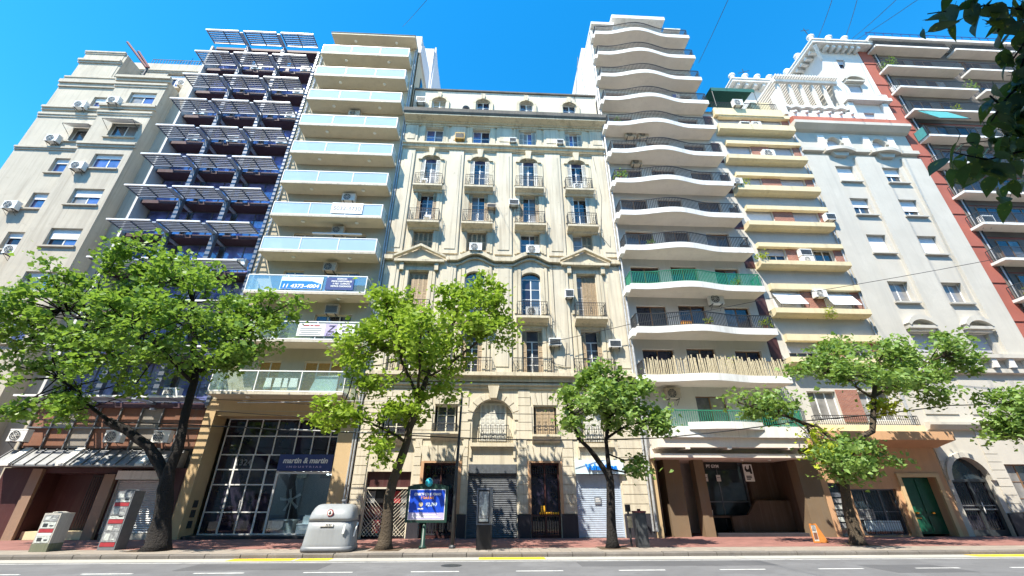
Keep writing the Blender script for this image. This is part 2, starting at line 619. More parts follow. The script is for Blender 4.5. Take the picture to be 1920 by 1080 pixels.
put('edge_line', MB().box(-60, 60, 17.26, 17.32, -.13, -.1252), 'road_paint', road)
put('edge_line', MB().box(-60, 60, 13.2, 13.30, -.13, -.1252), 'road_paint', road)
for a, b in ((-9.1, -6.9), (-6.75, -5.6), (-0.35, 2.05), (18.3, 22.5)):
    put('yellow_kerb_mark', MB().box(a, b, 17.70, 18.30, -.124, -.118), 'yellow_paint', kerb)
for i, (a, b, c, d) in enumerate(((-9.5, -5.2, 15.6, 16.9), (3.0, 9.5, 15.9, 17.0), (12.0, 14.5, 14.2, 15.8))):
    put('road_patch', MB().box(a, b, c, d, -.13, -.1265), 'asphalt_patch', road)
put('manhole_cover', MB().lathe([(.34, 0), (.34, .005), (.30, .006)], (0, 0, 0), 20), 'dark_metal', road, (-1.2, 16.3, -.13))
for x0, y0 in ((-13.3, 20.0), (-4.1, 19.9), (5.1, 20.05), (16.25, 20.9), (25.6, 20.2)):
    put('tree_pit', MB().box(x0-.6, x0+.6, y0-.55, y0+.6, -.05, .004), 'soil', pave)

# ------------------------------------------------------------------ shared builders


def frame_mb(w, h, cols, rows, t=.06, d=.07, rail=None):
    m = MB()
    m.box(0, t, 0, d, 0, h).box(w-t, w, 0, d, 0, h).box(t, w-t, 0, d, 0, t).box(t, w-t, 0, d, h-t, h)
    for c in range(1, cols):
        x = w*c/cols
        m.box(x-.035, x+.035, .004, d-.004, t, h-t)
    for r in range(1, rows):
        z = t+(h-2*t)*r/rows
        for c in range(cols):
            a = t if c == 0 else w*c/cols+.035
            b = w-t if c == cols-1 else w*(c+1)/cols-.035
            m.box(a, b, .012, d-.012, z-.018, z+.018)
    return m


WR = random.Random(101)
opaque_glass('pane_dusk', (.11, .11, .12), ior=1.7, var=.6)


def window(par, x0, x1, z0, z1, y, d=.18, cols=2, rows=1, fm='frame_white', pm='pane_dark',
           blind=0.0, bm='blind_white', sill=0.0, sm=None, name='window', lower=0.0):
    """one window: frame mesh with panes, roller blind and sill as its pieces"""
    w, h = round(x1-x0, 3), round(z1-z0, 3)
    o = put(name, cached(('frame', w, h, cols, rows), lambda: frame_mb(w, h, cols, rows), fm), parent=par, at=(x0, y+d, z0))
    pw = w/cols-.08
    var = WR.random()
    for c in range(cols):
        pmat = pm
        if pm in ('pane_dark', 'pane_blue', 'pane_deep') and WR.random() < .34:
            pmat = WR.choice(('pane_curtain', 'pane_deep', 'pane_dusk', 'pane_dark'))
        put('pane', cached(('pane', round(pw, 3), h), lambda: MB().box(0, pw, 0, .012, 0, h-.11), pmat),
            parent=o, at=(x0+w*c/cols+.04, y+d+.03, z0+.055))
    if blind > 0:
        bh = round(h*blind, 3)

        def f():
            m = MB()
            k = max(3, int(bh/.085))
            for i in range(k):
                a = bh*i/k
                m.box(.03, w-.03, 0, .022, a+.004, a+bh/k-.004)
            m.box(.03, w-.03, .006, .026, 0, bh)
            return m
        put('roller_blind', cached(('blind', w, bh), f, bm), parent=o, at=(x0, y+d-.055, z1-bh))
    if sill:
        put('sill', cached(('sill', w, sill), lambda: MB().box(-.14, w+.14, -sill, .10, -.11, 0), sm or 'cream_trim'),
            parent=o, at=(x0, y, z0))
    return o


AC_N = [0]


def ac_split(x, y, z, label, mat='ac_white', w=.86, h=.60, fan=True, side=False):
    """outdoor unit hung on a wall whose face is at y; x is its left side, z its bottom"""
    t = thing('air_conditioner', (x+w/2, y-.22, z), label, 'air conditioner', 'air conditioners on the facades')
    d = .34

    def body():
        m = MB().box(0, w, 0, d, 0, h)
        m.box(-.012, w+.012, -.012, d+.004, h-.05, h+.012)
        m.box(w*.74, w*.742+.01, -.008, .002, .04, h-.07)
        return m
    put('casing', cached(('casing', w, h), body, mat), parent=t, at=(x, y-d-.12, z))

    def fanm():
        m = MB()
        cx, cz, r = w*.39, h*.48, min(h*.43, w*.36)
        m.disc((cx, cz), r, -.016, .0, 18)
        return m

    def grill():
        m = MB()
        cx, cz, r = w*.39, h*.48, min(h*.43, w*.36)
        for rr in (r*1.0, r*.68, r*.36):
            m.tube([(cx+rr*math.cos(i*math.pi/8), -.024, cz+rr*math.sin(i*math.pi/8)) for i in range(17)], .009, 4)
        for i in range(4):
            a = i*math.pi/4
            m.tube([(cx-r*math.cos(a), -.024, cz-r*math.sin(a)), (cx+r*math.cos(a), -.024, cz+r*math.sin(a))], .008, 4)
        return m

    def slots():
        m = MB()
        for i in range(9):
            zz = h*.12+i*h*.085
            m.box(w*.06, w*.94, -.012, .0, zz, zz+h*.05)
        return m
    if fan:
        f = put('fan', cached(('fan', w, h), fanm, 'fan_dark'), parent=t, at=(x, y-d-.12, z))
        put('guard', cached(('guard', w, h), grill, mat), parent=f, at=(x, y-d-.12, z))
    else:
        put('grille', cached(('slots', w, h), slots, 'fan_dark'), parent=t, at=(x, y-d-.12, z))

    def brk():
        m = MB()
        m.box(-.02, .02, -.02, d+.115, -.045, -.004)
        m.tube([(0, 0.0, -.03), (0, d+.11, -.33)], .015, 4)
        return m
    for bx in (w*.16, w*.84):
        put('bracket', cached(('brk',), brk, 'dark_metal'), parent=t, at=(x+bx, y-d-.12, z))
    return t


def ac_window(x, y, z, label, mat='ac_white', w=.72, h=.46):
    return ac_split(x, y, z, label, mat, w, h, fan=False)


def bars_mb(pts, z0, z1, step=.11, r=.012, rail=.025, post=None, square=False):
    """upright bars with a top and bottom rail along a path of x,y points"""
    m = MB()
    P = [Vector((p[0], p[1])) for p in pts]
    m.tube([(p.x, p.y, z1) for p in P], rail, 6)
    m.tube([(p.x, p.y, z0+.06) for p in P], rail*.6, 4)
    for i in range(len(P)-1):
        a, b = P[i], P[i+1]
        n = max(1, int(round((b-a).length/step)))
        for k in range(n):
            q = a.lerp(b, k/n)
            m.box(q.x-r, q.x+r, q.y-r, q.y+r, z0, z1)
    q = P[-1]
    m.box(q.x-r, q.x+r, q.y-r, q.y+r, z0, z1)
    return m


def shutter_mb(w, h, slat=.075):
    m = MB()
    m.box(0, .05, 0, .04, 0, h).box(w-.05, w, 0, .04, 0, h)
    for z in (0, h*.5-.03, h-.06):
        m.box(.05, w-.05, .002, .038, z, z+.06)
    n = int(h/slat)
    for i in range(n):
        z = i*h/n
        m.poly((.05, .004, z), (w-.05, .004, z), (w-.05, .034, z+h/n*.9), (.05, .034, z+h/n*.9))
    return m


def roller(par, x0, x1, z0, z1, y, mat, name='roller_shutter', pitch=.10, dep=.035):
    """corrugated shop shutter"""
    m = MB()
    n = int((z1-z0)/pitch)
    for i in range(n):
        a, b = z0+(z1-z0)*i/n, z0+(z1-z0)*(i+1)/n
        m.poly((x0, y, a), (x1, y, a), (x1, y-dep, a+(b-a)*.55), (x0, y-dep, a+(b-a)*.55))
        m.poly((x0, y-dep, a+(b-a)*.55), (x1, y-dep, a+(b-a)*.55), (x1, y, b), (x0, y, b))
    m.box(x0-.05, x0+.02, y-.07, y+.02, z0, z1).box(x1-.02, x1+.05, y-.07, y+.02, z0, z1)
    return put(name, m, mat, par)


def plant(name, at, label, r=.35, n=90, mat='leaf_mid', droop=0.0, seed=1, pot=True, sx=1.0, leaf=.12):
    t = thing(name, at, label, 'plant', 'balcony plants')
    q = random.Random(seed)
    if pot:
        put('pot', MB().lathe([(.10, 0), (.15, .24), (.16, .26), (.13, .26)], (0, 0, 0), 10), 'terracotta', t, at)
    m = MB()
    for _ in range(n):
        a, b = q.uniform(0, 6.283), q.uniform(-.4, 1)
        rr = r*q.random()**.5
        c = (rr*math.cos(a)*math.sqrt(1-b*b*.8)*sx, rr*math.sin(a)*.7, .30+rr*b-droop*q.random())
        leaf_face(m, c, leaf*q.uniform(.7, 1.3), q)
    put('foliage', m, mat, t, at)
    return t


def leaf_face(m, c, l, q, up=.55, wd=.42):
    a = q.uniform(0, 6.2832)
    e = q.uniform(-.7, .5)
    ce = math.cos(e)
    d = (math.cos(a)*ce, math.sin(a)*ce, math.sin(e))
    # normal biased up, then made square to d
    nx, ny, nz = q.gauss(0, 1)*(1-up), q.gauss(0, 1)*(1-up), up+q.gauss(0, .5)
    sx, sy, sz = d[1]*nz-d[2]*ny, d[2]*nx-d[0]*nz, d[0]*ny-d[1]*nx
    k = math.sqrt(sx*sx+sy*sy+sz*sz) or 1.0
    k = wd*l/k
    sx, sy, sz = sx*k, sy*k, sz*k
    x, y, z = c
    hx, hy, hz = d[0]*l, d[1]*l, d[2]*l
    b = len(m.v)
    fold = l*.10
    m.v += [(x-hx*.5, y-hy*.5, z-hz*.5), (x+sx, y+sy, z+sz+fold), (x+hx*.5, y+hy*.5, z+hz*.5-fold), (x-sx, y-sy, z-sz+fold)]
    m.f.append((b, b+1, b+2, b+3))


YF = 25.0      # the building line
# the far side of the street, behind the camera: it closes the street and shows in the glass
m = MB()
for i, (a, b, h) in enumerate(((-90, -62, 27), (-62, -41, 33), (-41, -24, 24), (-24, -9, 30), (-9, 10, 26), (10, 27, 33), (27, 46, 25), (46, 68, 31), (68, 90, 27))):
    m.box(a+.01, b-.01, -24, -8.6-.15*(i % 2), 0, h)
put('opposite_terrace', m, 'beige_wall', kind='structure')
m = MB()
for i in range(58):
    for k in range(7):
        xx, zz = -88+i*3.0, 4.2+k*3.0
        m.box(xx, xx+1.3, -8.62, -8.56, zz, zz+1.7)
put('opposite_windows', m, 'pane_dark', kind='structure')

# ================================================================== beige block at the far left
b1 = thing('apartment_building', (-30.4, YF, 0), 'beige plastered apartment block with stepped cornices at the far left', 'building')
ROWS1 = [30.75, 27.30, 24.25, 21.05, 17.75, 14.5, 11.2, 8.0]
opsL = [(-32.45, -30.75, z-1.38, z) for z in ROWS1]
opsB = [(-29.15, -27.15, z-1.38, z) for z in ROWS1]
m = MB().wall(-35.7, -30.6, 0, 33.0, YF, opsL, .35)
m.wall(-30.6, -26.7, 0, 32.15, 24.4, opsB, .35)
m.poly((-30.6, 24.4, 0), (-30.6, 24.4, 32.15), (-30.6, YF, 32.15), (-30.6, YF, 0))
m.poly((-26.7, 24.4, 0), (-26.7, 25.5, 0), (-26.7, 25.5, 32.15), (-26.7, 24.4, 32.15))
m.poly((-30.6, 24.4, 32.15), (-26.7, 24.4, 32.15), (-26.7, 26.6, 32.15), (-30.6, 26.6, 32.15))
m.poly((-26.7, 25.5, 0), (-25.25, 25.5, 0), (-25.25, 25.5, 34.0), (-26.7, 25.5, 34.0))
m.poly((-26.7, 25.5, 34.0), (-25.25, 25.5, 34.0), (-25.25, 26.6, 34.0), (-26.7, 26.6, 34.0))
m.shell(-35.7, -25.25, 25.6, 40, 0, 32.9)
put('wall', m, 'beige_wall', b1)
m = MB().box(-35.4, -32.2, 25.02, 28.0, 33.0, 36.2)
m.xz([(-32.2, 33.0), (-32.2, 36.2), (-31.95, 36.0), (-32.05, 33.0)], 25.05, 28)
put('corner_turret', m, 'beige_wall', b1)
m = MB().wall(-35.0, -25.25, 32.0, 37.2, 26.6, [(-33.5, -31.9, 34.2, 35.75), (-29.6, -28.0, 34.3, 35.9)], .3)
m.shell(-35.0, -25.25, 26.9, 39, 32, 37.2)
put('setback_storey', m, 'beige_wall', b1)
for a, b in ((-33.5, -31.9), (-29.6, -28.0)):
    window(b1, a, b, 34.2, 35.8, 26.6, .2, blind=.25, pm='pane_blue')


def cornice(par, x0, x1, y, z0, z1, pr, mat='beige_wall', steps=2, ends=True, name='cornice'):
    pts = [(y+.05, z0)]
    for i in range(steps):
        p = pr*(i+1)/steps
        za, zb = z0+(z1-z0)*i/steps, z0+(z1-z0)*(i+1)/steps
        pts += [(y-p, za), (y-p, zb)]
    pts += [(y+.05, z1)]
    e = pr if ends else 0
    return put(name, MB().yz(pts, x0-e*.6, x1+e*.6), mat, par)


for z0, z1, p in ((24.95, 25.25, .16), (28.35, 28.75, .14), (29.05, 29.45, .22), (31.75, 32.45, .25), (32.7, 33.0, .12)):
    cornice(b1, -35.7, -30.75, YF, z0, z1, p, ends=False)
for z0, z1, p in ((24.85, 25.25, .2), (28.15, 28.5, .16), (28.75, 29.15, .25), (31.3, 31.7, .16), (31.9, 32.4, .3)):
    cornice(b1, -30.6, -26.7, 24.4, z0, z1, p)
cornice(b1, -35.4, -32.2, 25.02, 34.75, 35.15, .2)
cornice(b1, -35.4, -32.2, 25.02, 35.95, 36.25, .12)
cornice(b1, -35.0, -25.3, 26.6, 36.0, 36.3, .15, ends=False)
m = bars_mb([(-31.8, 26.8), (-25.4, 26.8)], 37.2, 38.0, .25, .015, .03)
put('roof_railing', m, 'dark_metal', b1)
bl = [.3, .0, .3, .35, .3, .4, .5, .3]
br = [.25, .0, .25, .45, .55, .3, .4, .3]
for i, z in enumerate(ROWS1):
    window(b1, -32.45, -30.75, z-1.38, z, YF, .22, blind=bl[i], pm='pane_blue', sill=.14, sm='beige_wall')
    window(b1, -29.15, -27.15, z-1.38, z, 24.4, .22, blind=br[i], pm='pane_blue', sill=.14, sm='beige_wall')


def awning(x0, x1, y, z, out, drop, mat, label, slope=.5):
    t = thing('awning', ((x0+x1)/2, y, z), label, 'awning', 'awnings on the facades')
    m = MB().xy([(x0, y-.01), (x1, y-.01), (x1, y-.02), (x0, y-.02)], z-.02, z)
    m = MB()
    m.poly((x0, y-.02, z), (x1, y-.02, z), (x1, y-out, z-slope), (x0, y-out, z-slope))
    m.poly((x0, y-.02, z-.012), (x0, y-out, z-slope-.012), (x1, y-out, z-slope-.012), (x1, y-.02, z-.012))
    if drop:
        m.box(x0, x1, y-out-.006, y-out+.006, z-slope-drop, z-slope)
    put('canvas', m, mat, t)
    m = MB()
    for xx in (x0, x1):
        m.tube([(xx, y-out, z-slope), (xx, y-.03, z-slope*1.6-.2)], .018, 5)
    m.tube([(x0, y-out, z-slope), (x1, y-out, z-slope)], .02, 5)
    put('arm', m, 'dark_metal', t)
    return t


awning(-32.6, -30.7, YF, 27.35, .75, .0, 'awning_white', 'white awning over the left window of the beige block', .35)
awning(-29.25, -27.05, 24.4, 27.35, .75, .0, 'awning_white', 'white awning over the projecting bay window of the beige block', .35)
ac_split(-33.1, YF, 29.1, 'air conditioner left of the highest left window of the beige block')
ac_split(-30.1, 24.4, 29.05, 'air conditioner left of the highest bay window of the beige block')
ac_split(-33.5, YF, 25.5, 'air conditioner below the left white awning of the beige block')
ac_split(-29.85, 24.4, 22.45, 'air conditioner left of the bay window just under the awnings')
ac_split(-33.35, YF, 19.35, 'air conditioner left of the fifth left window of the beige block')
ac_split(-31.5, YF, 15.85, 'air conditioner under the right corner of the lowest clear left window')
ac_split(-33.7, YF, 15.9, 'air conditioner at the left edge of the photo, beige block')
ac_split(-31.6, 26.6, 34.25, 'air conditioner on the roof storey beside the dark red hoist')
ac_split(-28.0, 26.6, 34.0, 'air conditioner on the roof storey near the louvred office block')
t = thing('roof_hoist', (-30.2, 25.2, 32.2), 'dark red hoist beam pointing skyward on the beige block roof', 'hoist')
m = MB()
m.limb([(-31.75, 24.3, 36.7, .10), (-29.75, 24.9, 34.4, .10)], 4)
m.limb([(-30.9, 24.7, 36.1, .11), (-29.65, 25.0, 34.5, .11)], 4)
put('beam', m, 'rust_red', t)
put('mast', MB().tube([(-29.75, 25.0, 32.15), (-29.75, 25.0, 34.6)], .09, 8), 'dark_metal', t)
t = thing('roof_aerial', (-29.0, 27.4, 37.2), 'thin wire aerial frame on the beige block roof', 'aerial')
m = MB()
for i in range(5):
    m.tube([(-30.2+i*.9, 27.4, 37.2), (-29.9+i*.9, 27.4, 38.9+.3*(i % 2))], .02, 4)
m.tube([(-30.5, 27.4, 38.6), (-25.9, 27.4, 38.4)], .018, 4)
m.tube([(-28.2, 27.4, 38.5), (-27.2, 27.4, 39.6)], .015, 4)
put('mast', m, 'dark_metal', t)

# ================================================================== office block with louvred sunshades
b2 = thing('office_building', (-20.6, YF, 0), 'dark glass office block with rows of grey louvred sunshades', 'building')
ZK = [37.57-2.81*k for k in range(12)]
m = MB().shell(-25.2, -15.95, 26.42, 40, 0, 37.4)
m.poly((-25.2, 26.42, 0), (-15.95, 26.42, 0), (-15.95, 26.42, 37.4), (-25.2, 26.42, 37.4))
put('wall', m, 'shade_lavender_wall', b2)
put('side_fin', MB().box(-25.2, -25.04, 24.75, 26.4, 6.5, 37.35), 'white_wall', b2)
put('side_fin', MB().box(-16.12, -15.92, 24.9, 26.4, 6.5, 37.35), 'steel_grey', b2)
for xc in (-22.06, -18.95):
    put('column', MB().box(xc-.15, xc+.15, 24.68, 24.95, 6.5, 37.4), 'steel_grey', b2)
BAYS2 = ((-24.95, -22.22), (-21.90, -19.12), (-18.78, -16.12))


def shade_frame():
    m = MB()
    m.box(0, 2.72, 0, .09, -.05, .05)
    return m


def shade_bars():
    m = MB()
    for x in (0, 1.34, 2.66):
        m.box(x, x+.06, .092, 1.22, -.045, .03)
    m.box(0, 2.72, 1.222, 1.28, -.05, .05)
    return m


def shade_slats():
    m = MB()
    for i in range(6):
        y = .16+i*.185
        m.yz([(y, .014), (y+.004, .030), (y+.088, -.012), (y+.084, -.028)], .062, 2.655)
    return m


for k, z in enumerate(ZK):
    s = put('floor_slab', MB().box(-24.95, -16.12, 24.97, 26.0, z-.30, z-.03), 'maroon_soffit', b2)
    for xc in (-22.06, -18.95):
        put('bracket', MB().box(xc-.12, xc+.12, 23.5, 24.676, z-.13, z-.05), 'bracket_blue', s)
        put('beam', MB().box(xc-.11, xc+.11, 24.96, 25.89, z-.40, z-.304), 'bracket_blue', s)
    for j, x0 in enumerate((-25.0, -21.87, -18.75)):
        o = put('sunshade', cached('shade', shade_frame, 'white_metal'), parent=b2, at=(x0, 23.4, z))
        put('cross_bars', cached('shbars', shade_bars, 'steel_grey'), parent=o, at=(x0, 23.4, z))
        put('slats', cached('slats', shade_slats, 'slat_grey'), parent=o, at=(x0, 23.4, z), kind='stuff')
        if k < 11:
            a, b = BAYS2[j]
            window(b2, a, b, ZK[k+1]-.02, z-.31, 25.9, 0.0, cols=2, rows=2, fm='steel_grey', pm='pane_office')
            put('guard_rail', MB().tube([(a, 25.84, ZK[k+1]+1.0), (b, 25.84, ZK[k+1]+1.0)], .025, 6), 'steel_grey', s)
for k, nm in ((1, 'second'), (2, 'third'), (3, 'fourth'), (4, 'fifth')):
    ac_split(-17.15, 25.42, ZK[k]+.1, 'air conditioner at the right end of the %s sunshade row from the top' % nm)
ac_split(-17.35, 25.42, ZK[8]+.35, 'air conditioner at the right end of the lowest clear sunshade row')
ac_split(-21.3, 25.42, ZK[1]+.1, 'air conditioner mid row on the second sunshade row from the top')
ac_split(-23.9, 25.42, ZK[4]+.1, 'air conditioner at the left end of the fifth sunshade row')
ac_split(-20.9, 25.42, ZK[4]+.1, 'air conditioner mid row on the fifth sunshade row')
ac_split(-24.3, 25.42, ZK[3]+.1, 'air conditioner at the left end of the fourth sunshade row')
ac_split(-21.6, 25.42, ZK[8]+.4, 'air conditioner above the left tree crown on the office block')
ac_split(-18.6, 25.3, 6.85, 'air conditioner beside the forked trunk above the brown panels')
# lower floors
m = MB().box(-25.2, -16.05, 25.3, 25.5, 3.2, 6.66)
put('panel_backing', m, 'dark_metal', b2)
x = -25.15
i = 0
rp = random.Random(5)
while x < -16.3:
    w = 1.13
    mt = 'brown_panel' if i % 3 != 2 else 'grey_panel'
    put('panel', MB().box(x+.03, min(x+w-.03, -16.07), 25.16, 25.296, 4.25, 5.25), mt, b2)
    put('panel', MB().box(x+.03, min(x+w-.03, -16.07), 25.16, 25.296, 5.32, 6.35), 'grey_panel' if i % 4 == 1 else 'brown_panel', b2)
    put('mullion', MB().box(x-.03, x+.03, 25.06, 25.298, 4.15, 6.4), 'zinc', b2)
    x += w
    i += 1
put('transom', MB().box(-25.2, -16.05, 25.05, 25.156, 5.25, 5.32), 'zinc', b2)
put('transom', MB().box(-25.2, -16.05, 24.98, 25.3, 6.40, 6.6), 'white_paint', b2)
can = put('metal_canopy', MB().yz([(24.15, 3.28), (24.15, 3.36), (24.95, 4.12), (25.29, 4.12), (25.29, 3.28)], -25.3, -16.4), 'zinc', b2)
x = -25.2
while x < -16.4:
    put('seam', MB().yz([(24.13, 3.34), (24.10, 3.40), (24.93, 4.18), (24.96, 4.12)], x, x+.04), 'zinc', can)
    x += .55
for xx in (-24.4, -21.75, -17.9):
    put('patch', MB().yz([(24.05, 3.30), (24.05, 3.42), (24.92, 4.24), (25.0, 4.18), (25.0, 3.30)], xx-.19, xx+.19), 'white_paint', can)
m = MB().wall(-25.2, -16.05, 0, 3.25, 25.0, [(-23.05, -19.95, 0, 3.0), (-19.35, -16.6, 0, 3.2)], .6)
put('ground_wall', m, 'maroon_granite', b2)
rec = put('entrance_recess', MB().poly((-23.05, 25.9, 0), (-19.95, 25.9, 0), (-19.95, 25.9, 3), (-23.05, 25.9, 3))
          .poly((-23.05, 25.6, 0), (-23.05, 25.9, 0), (-23.05, 25.9, 3), (-23.05, 25.6, 3))
          .poly((-19.95, 25.6, 0), (-19.95, 25.6, 3), (-19.95, 25.9, 3), (-19.95, 25.9, 0)), 'maroon_granite', b2)
put('door_step', MB().box(-23.04, -19.96, 25.1, 25.89, 0, .36), 'yellow_slab', b2)
put('entrance_gate', bars_mb([(-21.2, 25.7), (-20.0, 25.7)], .37, 2.9, .12, .015, .03), 'iron', b2)
put('pillar', MB().box(-23.62, -23.12, 24.82, 25.2, 0, 3.2), 'brown_stone', b2)
put('pillar', MB().box(-19.95, -19.42, 24.82, 25.2, 0, 2.95), 'brown_stone', b2)
roller(b2, -19.3, -16.65, .25, 2.68, 25.12, 'roller_pale')
put('shutter_box', MB().box(-19.38, -16.6, 24.85, 25.2, 2.70, 3.12), 'white_paint', b2)
put('shutter_base', MB().box(-19.3, -16.65, 25.05, 25.2, .0, .25), 'concrete', b2)
ac_split(-25.3, 24.9, 4.5, 'air conditioner on the brown panels at the left edge of the photo')
ac_split(-20.45, 24.9, 4.48, 'air conditioner on the brown panels left of the pruned limb')
ac_split(-18.0, 24.9, 4.48, 'air conditioner on the brown panels right of the pruned limb')

# ================================================================== tan block with glass balconies
b3 = thing('apartment_building', (-11.6, YF, 0), 'tan apartment block with glass fronted balconies and ochre portal', 'building')
LV3 = [35.65-2.811*k for k in range(8)] + [13.02, 9.93, 6.90]
ops = []
for z in LV3:
    ops += [(-13.85, -12.55, z+.24, z+2.25), (-11.2, -8.95, z+.24, z+2.25)]
m = MB().wall(-15.9, -7.35, 6.2, 38.5, YF, ops, .3).shell(-15.9, -7.35, 25.3, 40, 0, 38.5)
put('wall', m, 'tan_wall', b3)
for z in LV3:
    cm = 'curtain_ochre' if z < 9 else 'pane_dark'
    window(b3, -13.85, -12.55, z+.24, z+2.25, YF, .16, cols=2, fm='frame_cream', pm=cm, name='balcony_door')
    window(b3, -11.2, -8.95, z+.24, z+2.25, YF, .16, cols=3, fm='frame_cream', pm=cm, name='balcony_door')


def glass_balcony(par, x0, x1, z, npan, top=1.17, gm='balustrade_glass'):
    y0, y1 = 23.8, YF-.003
    o = put('balcony', MB().box(x0, x1, y0, y1, z+.02, z+.15), 'slab_edge', par)
    put('soffit', MB().box(x0+.02, x1-.02, y0+.02, y1, z-.0, z+.018), 'tan_soffit', o)
    m = MB()
    for zz in (z+.21, z+top):
        m.box(x0+.02, x1-.02, y0+.02, y0+.07, zz-.03, zz+.03)
        for xx in (x0+.02, x1-.07):
            m.box(xx, xx+.05, y0+.072, y1-.05, zz-.028, zz+.028)
    for i in range(npan+1):
        xx = x0+.045+(x1-x0-.09)*i/npan
        m.box(xx-.025, xx+.025, y0+.018, y0+.072, z+.152, z+top+.01)
    put('balustrade_frame', m, 'white_metal', o)
    for i in range(npan):
        a = x0+.045+(x1-x0-.09)*i/npan+.03
        b = x0+.045+(x1-x0-.09)*(i+1)/npan-.03
        put('glass_panel', MB().box(a, b, y0+.04, y0+.05, z+.245, z+top-.035), gm, o)
    for xx in (x0+.04, x1-.05):
        put('glass_panel', MB().box(xx, xx+.01, y0+.08, y1-.06, z+.245, z+top-.035), gm, o)
    for f in (.27, .76):
        put('soffit_lamp', cached('lamp', lambda: MB().lathe([(.10, 0), (.13, -.02), (.12, -.06), (.06, -.10)], n=12), 'lamp_white', True),
            parent=o, at=(x0+(x1-x0)*f, 24.35, z))
    return o


for i, z in enumerate(LV3):
    if i == 10:
        glass_balcony(b3, -15.55, -8.2, z, 3, 1.33, 'thin_glass')
    elif i >= 8:
        glass_balcony(b3, -15.3, -7.95, z, 3, 1.3, 'thin_glass')
    else:
        glass_balcony(b3, -15.15, -7.75, z, 3)
put('roof_overhang', MB().box(-14.75, -7.45, 23.8, 25.3, 38.36, 38.52), 'tan_soffit', b3)
put('roof_edge', MB().box(-14.78, -7.42, 23.77, 25.3, 38.522, 38.60), 'weathered_stone', b3)
put('soffit_lamp', cached('lamp', lambda: MB(), 'lamp_white', True), parent=b3, at=(-12.8, 24.4, 38.36))
put('soffit_lamp', cached('lamp', lambda: MB(), 'lamp_white', True), parent=b3, at=(-9.2, 24.4, 38.36))
put('roof_house', MB().box(-11.0, -7.36, 25.6, 29.7, 38.5, 41.3), 'white_wall', b3)
m = MB().box(-12.2, -7.36, 31.0, 40, 38.5, 47.5)
put('rear_tower', m, 'shade_lavender_wall', b3)
put('parapet_wall', MB().yz([(25.3, 38.5), (25.4, 39.6), (26.3, 40.9), (29.6, 41.6), (29.8, 39.5), (31.0, 39.5), (31.3, 48.2), (33, 47.5), (39.9, 47.5), (39.9, 38.5)], -7.355, -7.2), 'shade_lavender_wall', b3)
for y0, z0 in ((27.0, 35.3), (30.0, 36.6)):
    put('side_window', MB().box(-7.36, -7.28, y0, y0+.8, z0, z0+1.9), 'pane_deep', b3)
for xx in (-7.6, -7.45):
    put('drain_pipe', MB().tube([(xx, 24.93, 0.3), (xx, 24.93, 38.3)], .05, 8), 'pipe', b3)
put('drain_pipe', MB().tube([(-15.6, 24.9, 6.9), (-15.6, 24.9, 38.3)], .07, 8), 'pipe', b3)
ac_split(-11.2, YF, LV3[7]+2.05, 'air conditioner over a long white tray, second clear glass balcony from below', 'ac_old', .8, .56)
put('tray', MB().box(-12.4, -9.1, 24.45, 24.6, LV3[7]+1.92, LV3[7]+1.99), 'white_metal', b3)
ac_split(-11.0, YF, LV3[6]+2.05, 'air conditioner under the balcony above the telephone number banner', 'ac_white', .9, .6)
ac_split(-11.2, YF, LV3[8]+2.1, 'brownish air conditioner above the navy banner balcony', 'ac_old', .8, .58)
ac_split(-10.5, YF, LV3[9]+2.15, 'square air conditioner above the white banner balcony', 'ac_old', .8, .62, fan=False)
ac_split(-12.0, YF, LV3[3]+2.1, 'air conditioner under a soffit midway up the glass balconies', 'ac_old', .9, .5)

# portal and glazed entrance
m = MB()
m.wall(-16.0, -7.4, 0, 6.88, YF-.02, [(-15.45, -8.47, 0, 6.25)], 1.2)
m.poly((-16.0, YF-.02, 0), (-16.0, YF-.02, 6.88), (-16.0, 25.9, 6.88), (-16.0, 25.9, 0))
put('portal', m, 'ochre_wall', b3)
put('portal_beam', MB().box(-15.44, -8.48, 25.1, 26.1, 5.98, 6.24), 'ochre_wall', b3)
ZR = [.15, 1.17, 2.5, 3.26, 4.03, 5.03, 5.97]
XC = [-15.2, -14.22, -13.3, -12.38, -11.2, -10.25, -9.3, -8.85]
XD = [-15.2, -14.25, -13.36, -12.48, -11.85]
YC = 26.18
gl = put('glazing_frame', MB(), 'white_metal', b3)
m = MB()
for z in ZR:
    x1 = -8.85 if z > 4 or z < .2 else -11.85
    m.box(-15.23, x1, YC-.05, YC+.03, z-.03, z+.03)
for x in XC:
    m.box(x-.03, x+.03, YC-.045, YC+.028, 4.06, 5.94)
for x in XD:
    w = .045 if x in (-14.25, -12.48, -11.85) else .03
    m.box(x-w, x+w, YC-.045, YC+.028, .18, 4.0)
m.box(-11.8, -8.85, YC-.06, YC+.03, 3.05, 3.16)
gl.data = m.mesh('glazing_frame', 'white_metal')
for r in range(4, 6):
    for c in range(7):
        put('pane', MB().box(XC[c]+.03, XC[c+1]-.03, YC-.01, YC+.01, ZR[r]+.03, ZR[r+1]-.03), 'pane_deep', gl)
for r in range(4):
    for c in range(4):
        put('pane', MB().box(XD[c]+.04, XD[c+1]-.04, YC-.01, YC+.01, ZR[r]+.03, ZR[r+1]-.03), 'pane_deep', gl)
for xx in (-13.42, -13.30):
    put('door_handle', MB().tube([(xx, YC-.09, 1.15), (xx, YC-.09, 1.75)], .02, 6), 'white_metal', gl)
put('shop_pane', MB().box(-11.75, -8.87, YC-.008, YC+.008, .2, 3.05), 'shop_glass', gl)
put('door_sill', MB().box(-15.4, -8.9, 25.2, 26.3, 0, .12), 'dark_granite', b3)
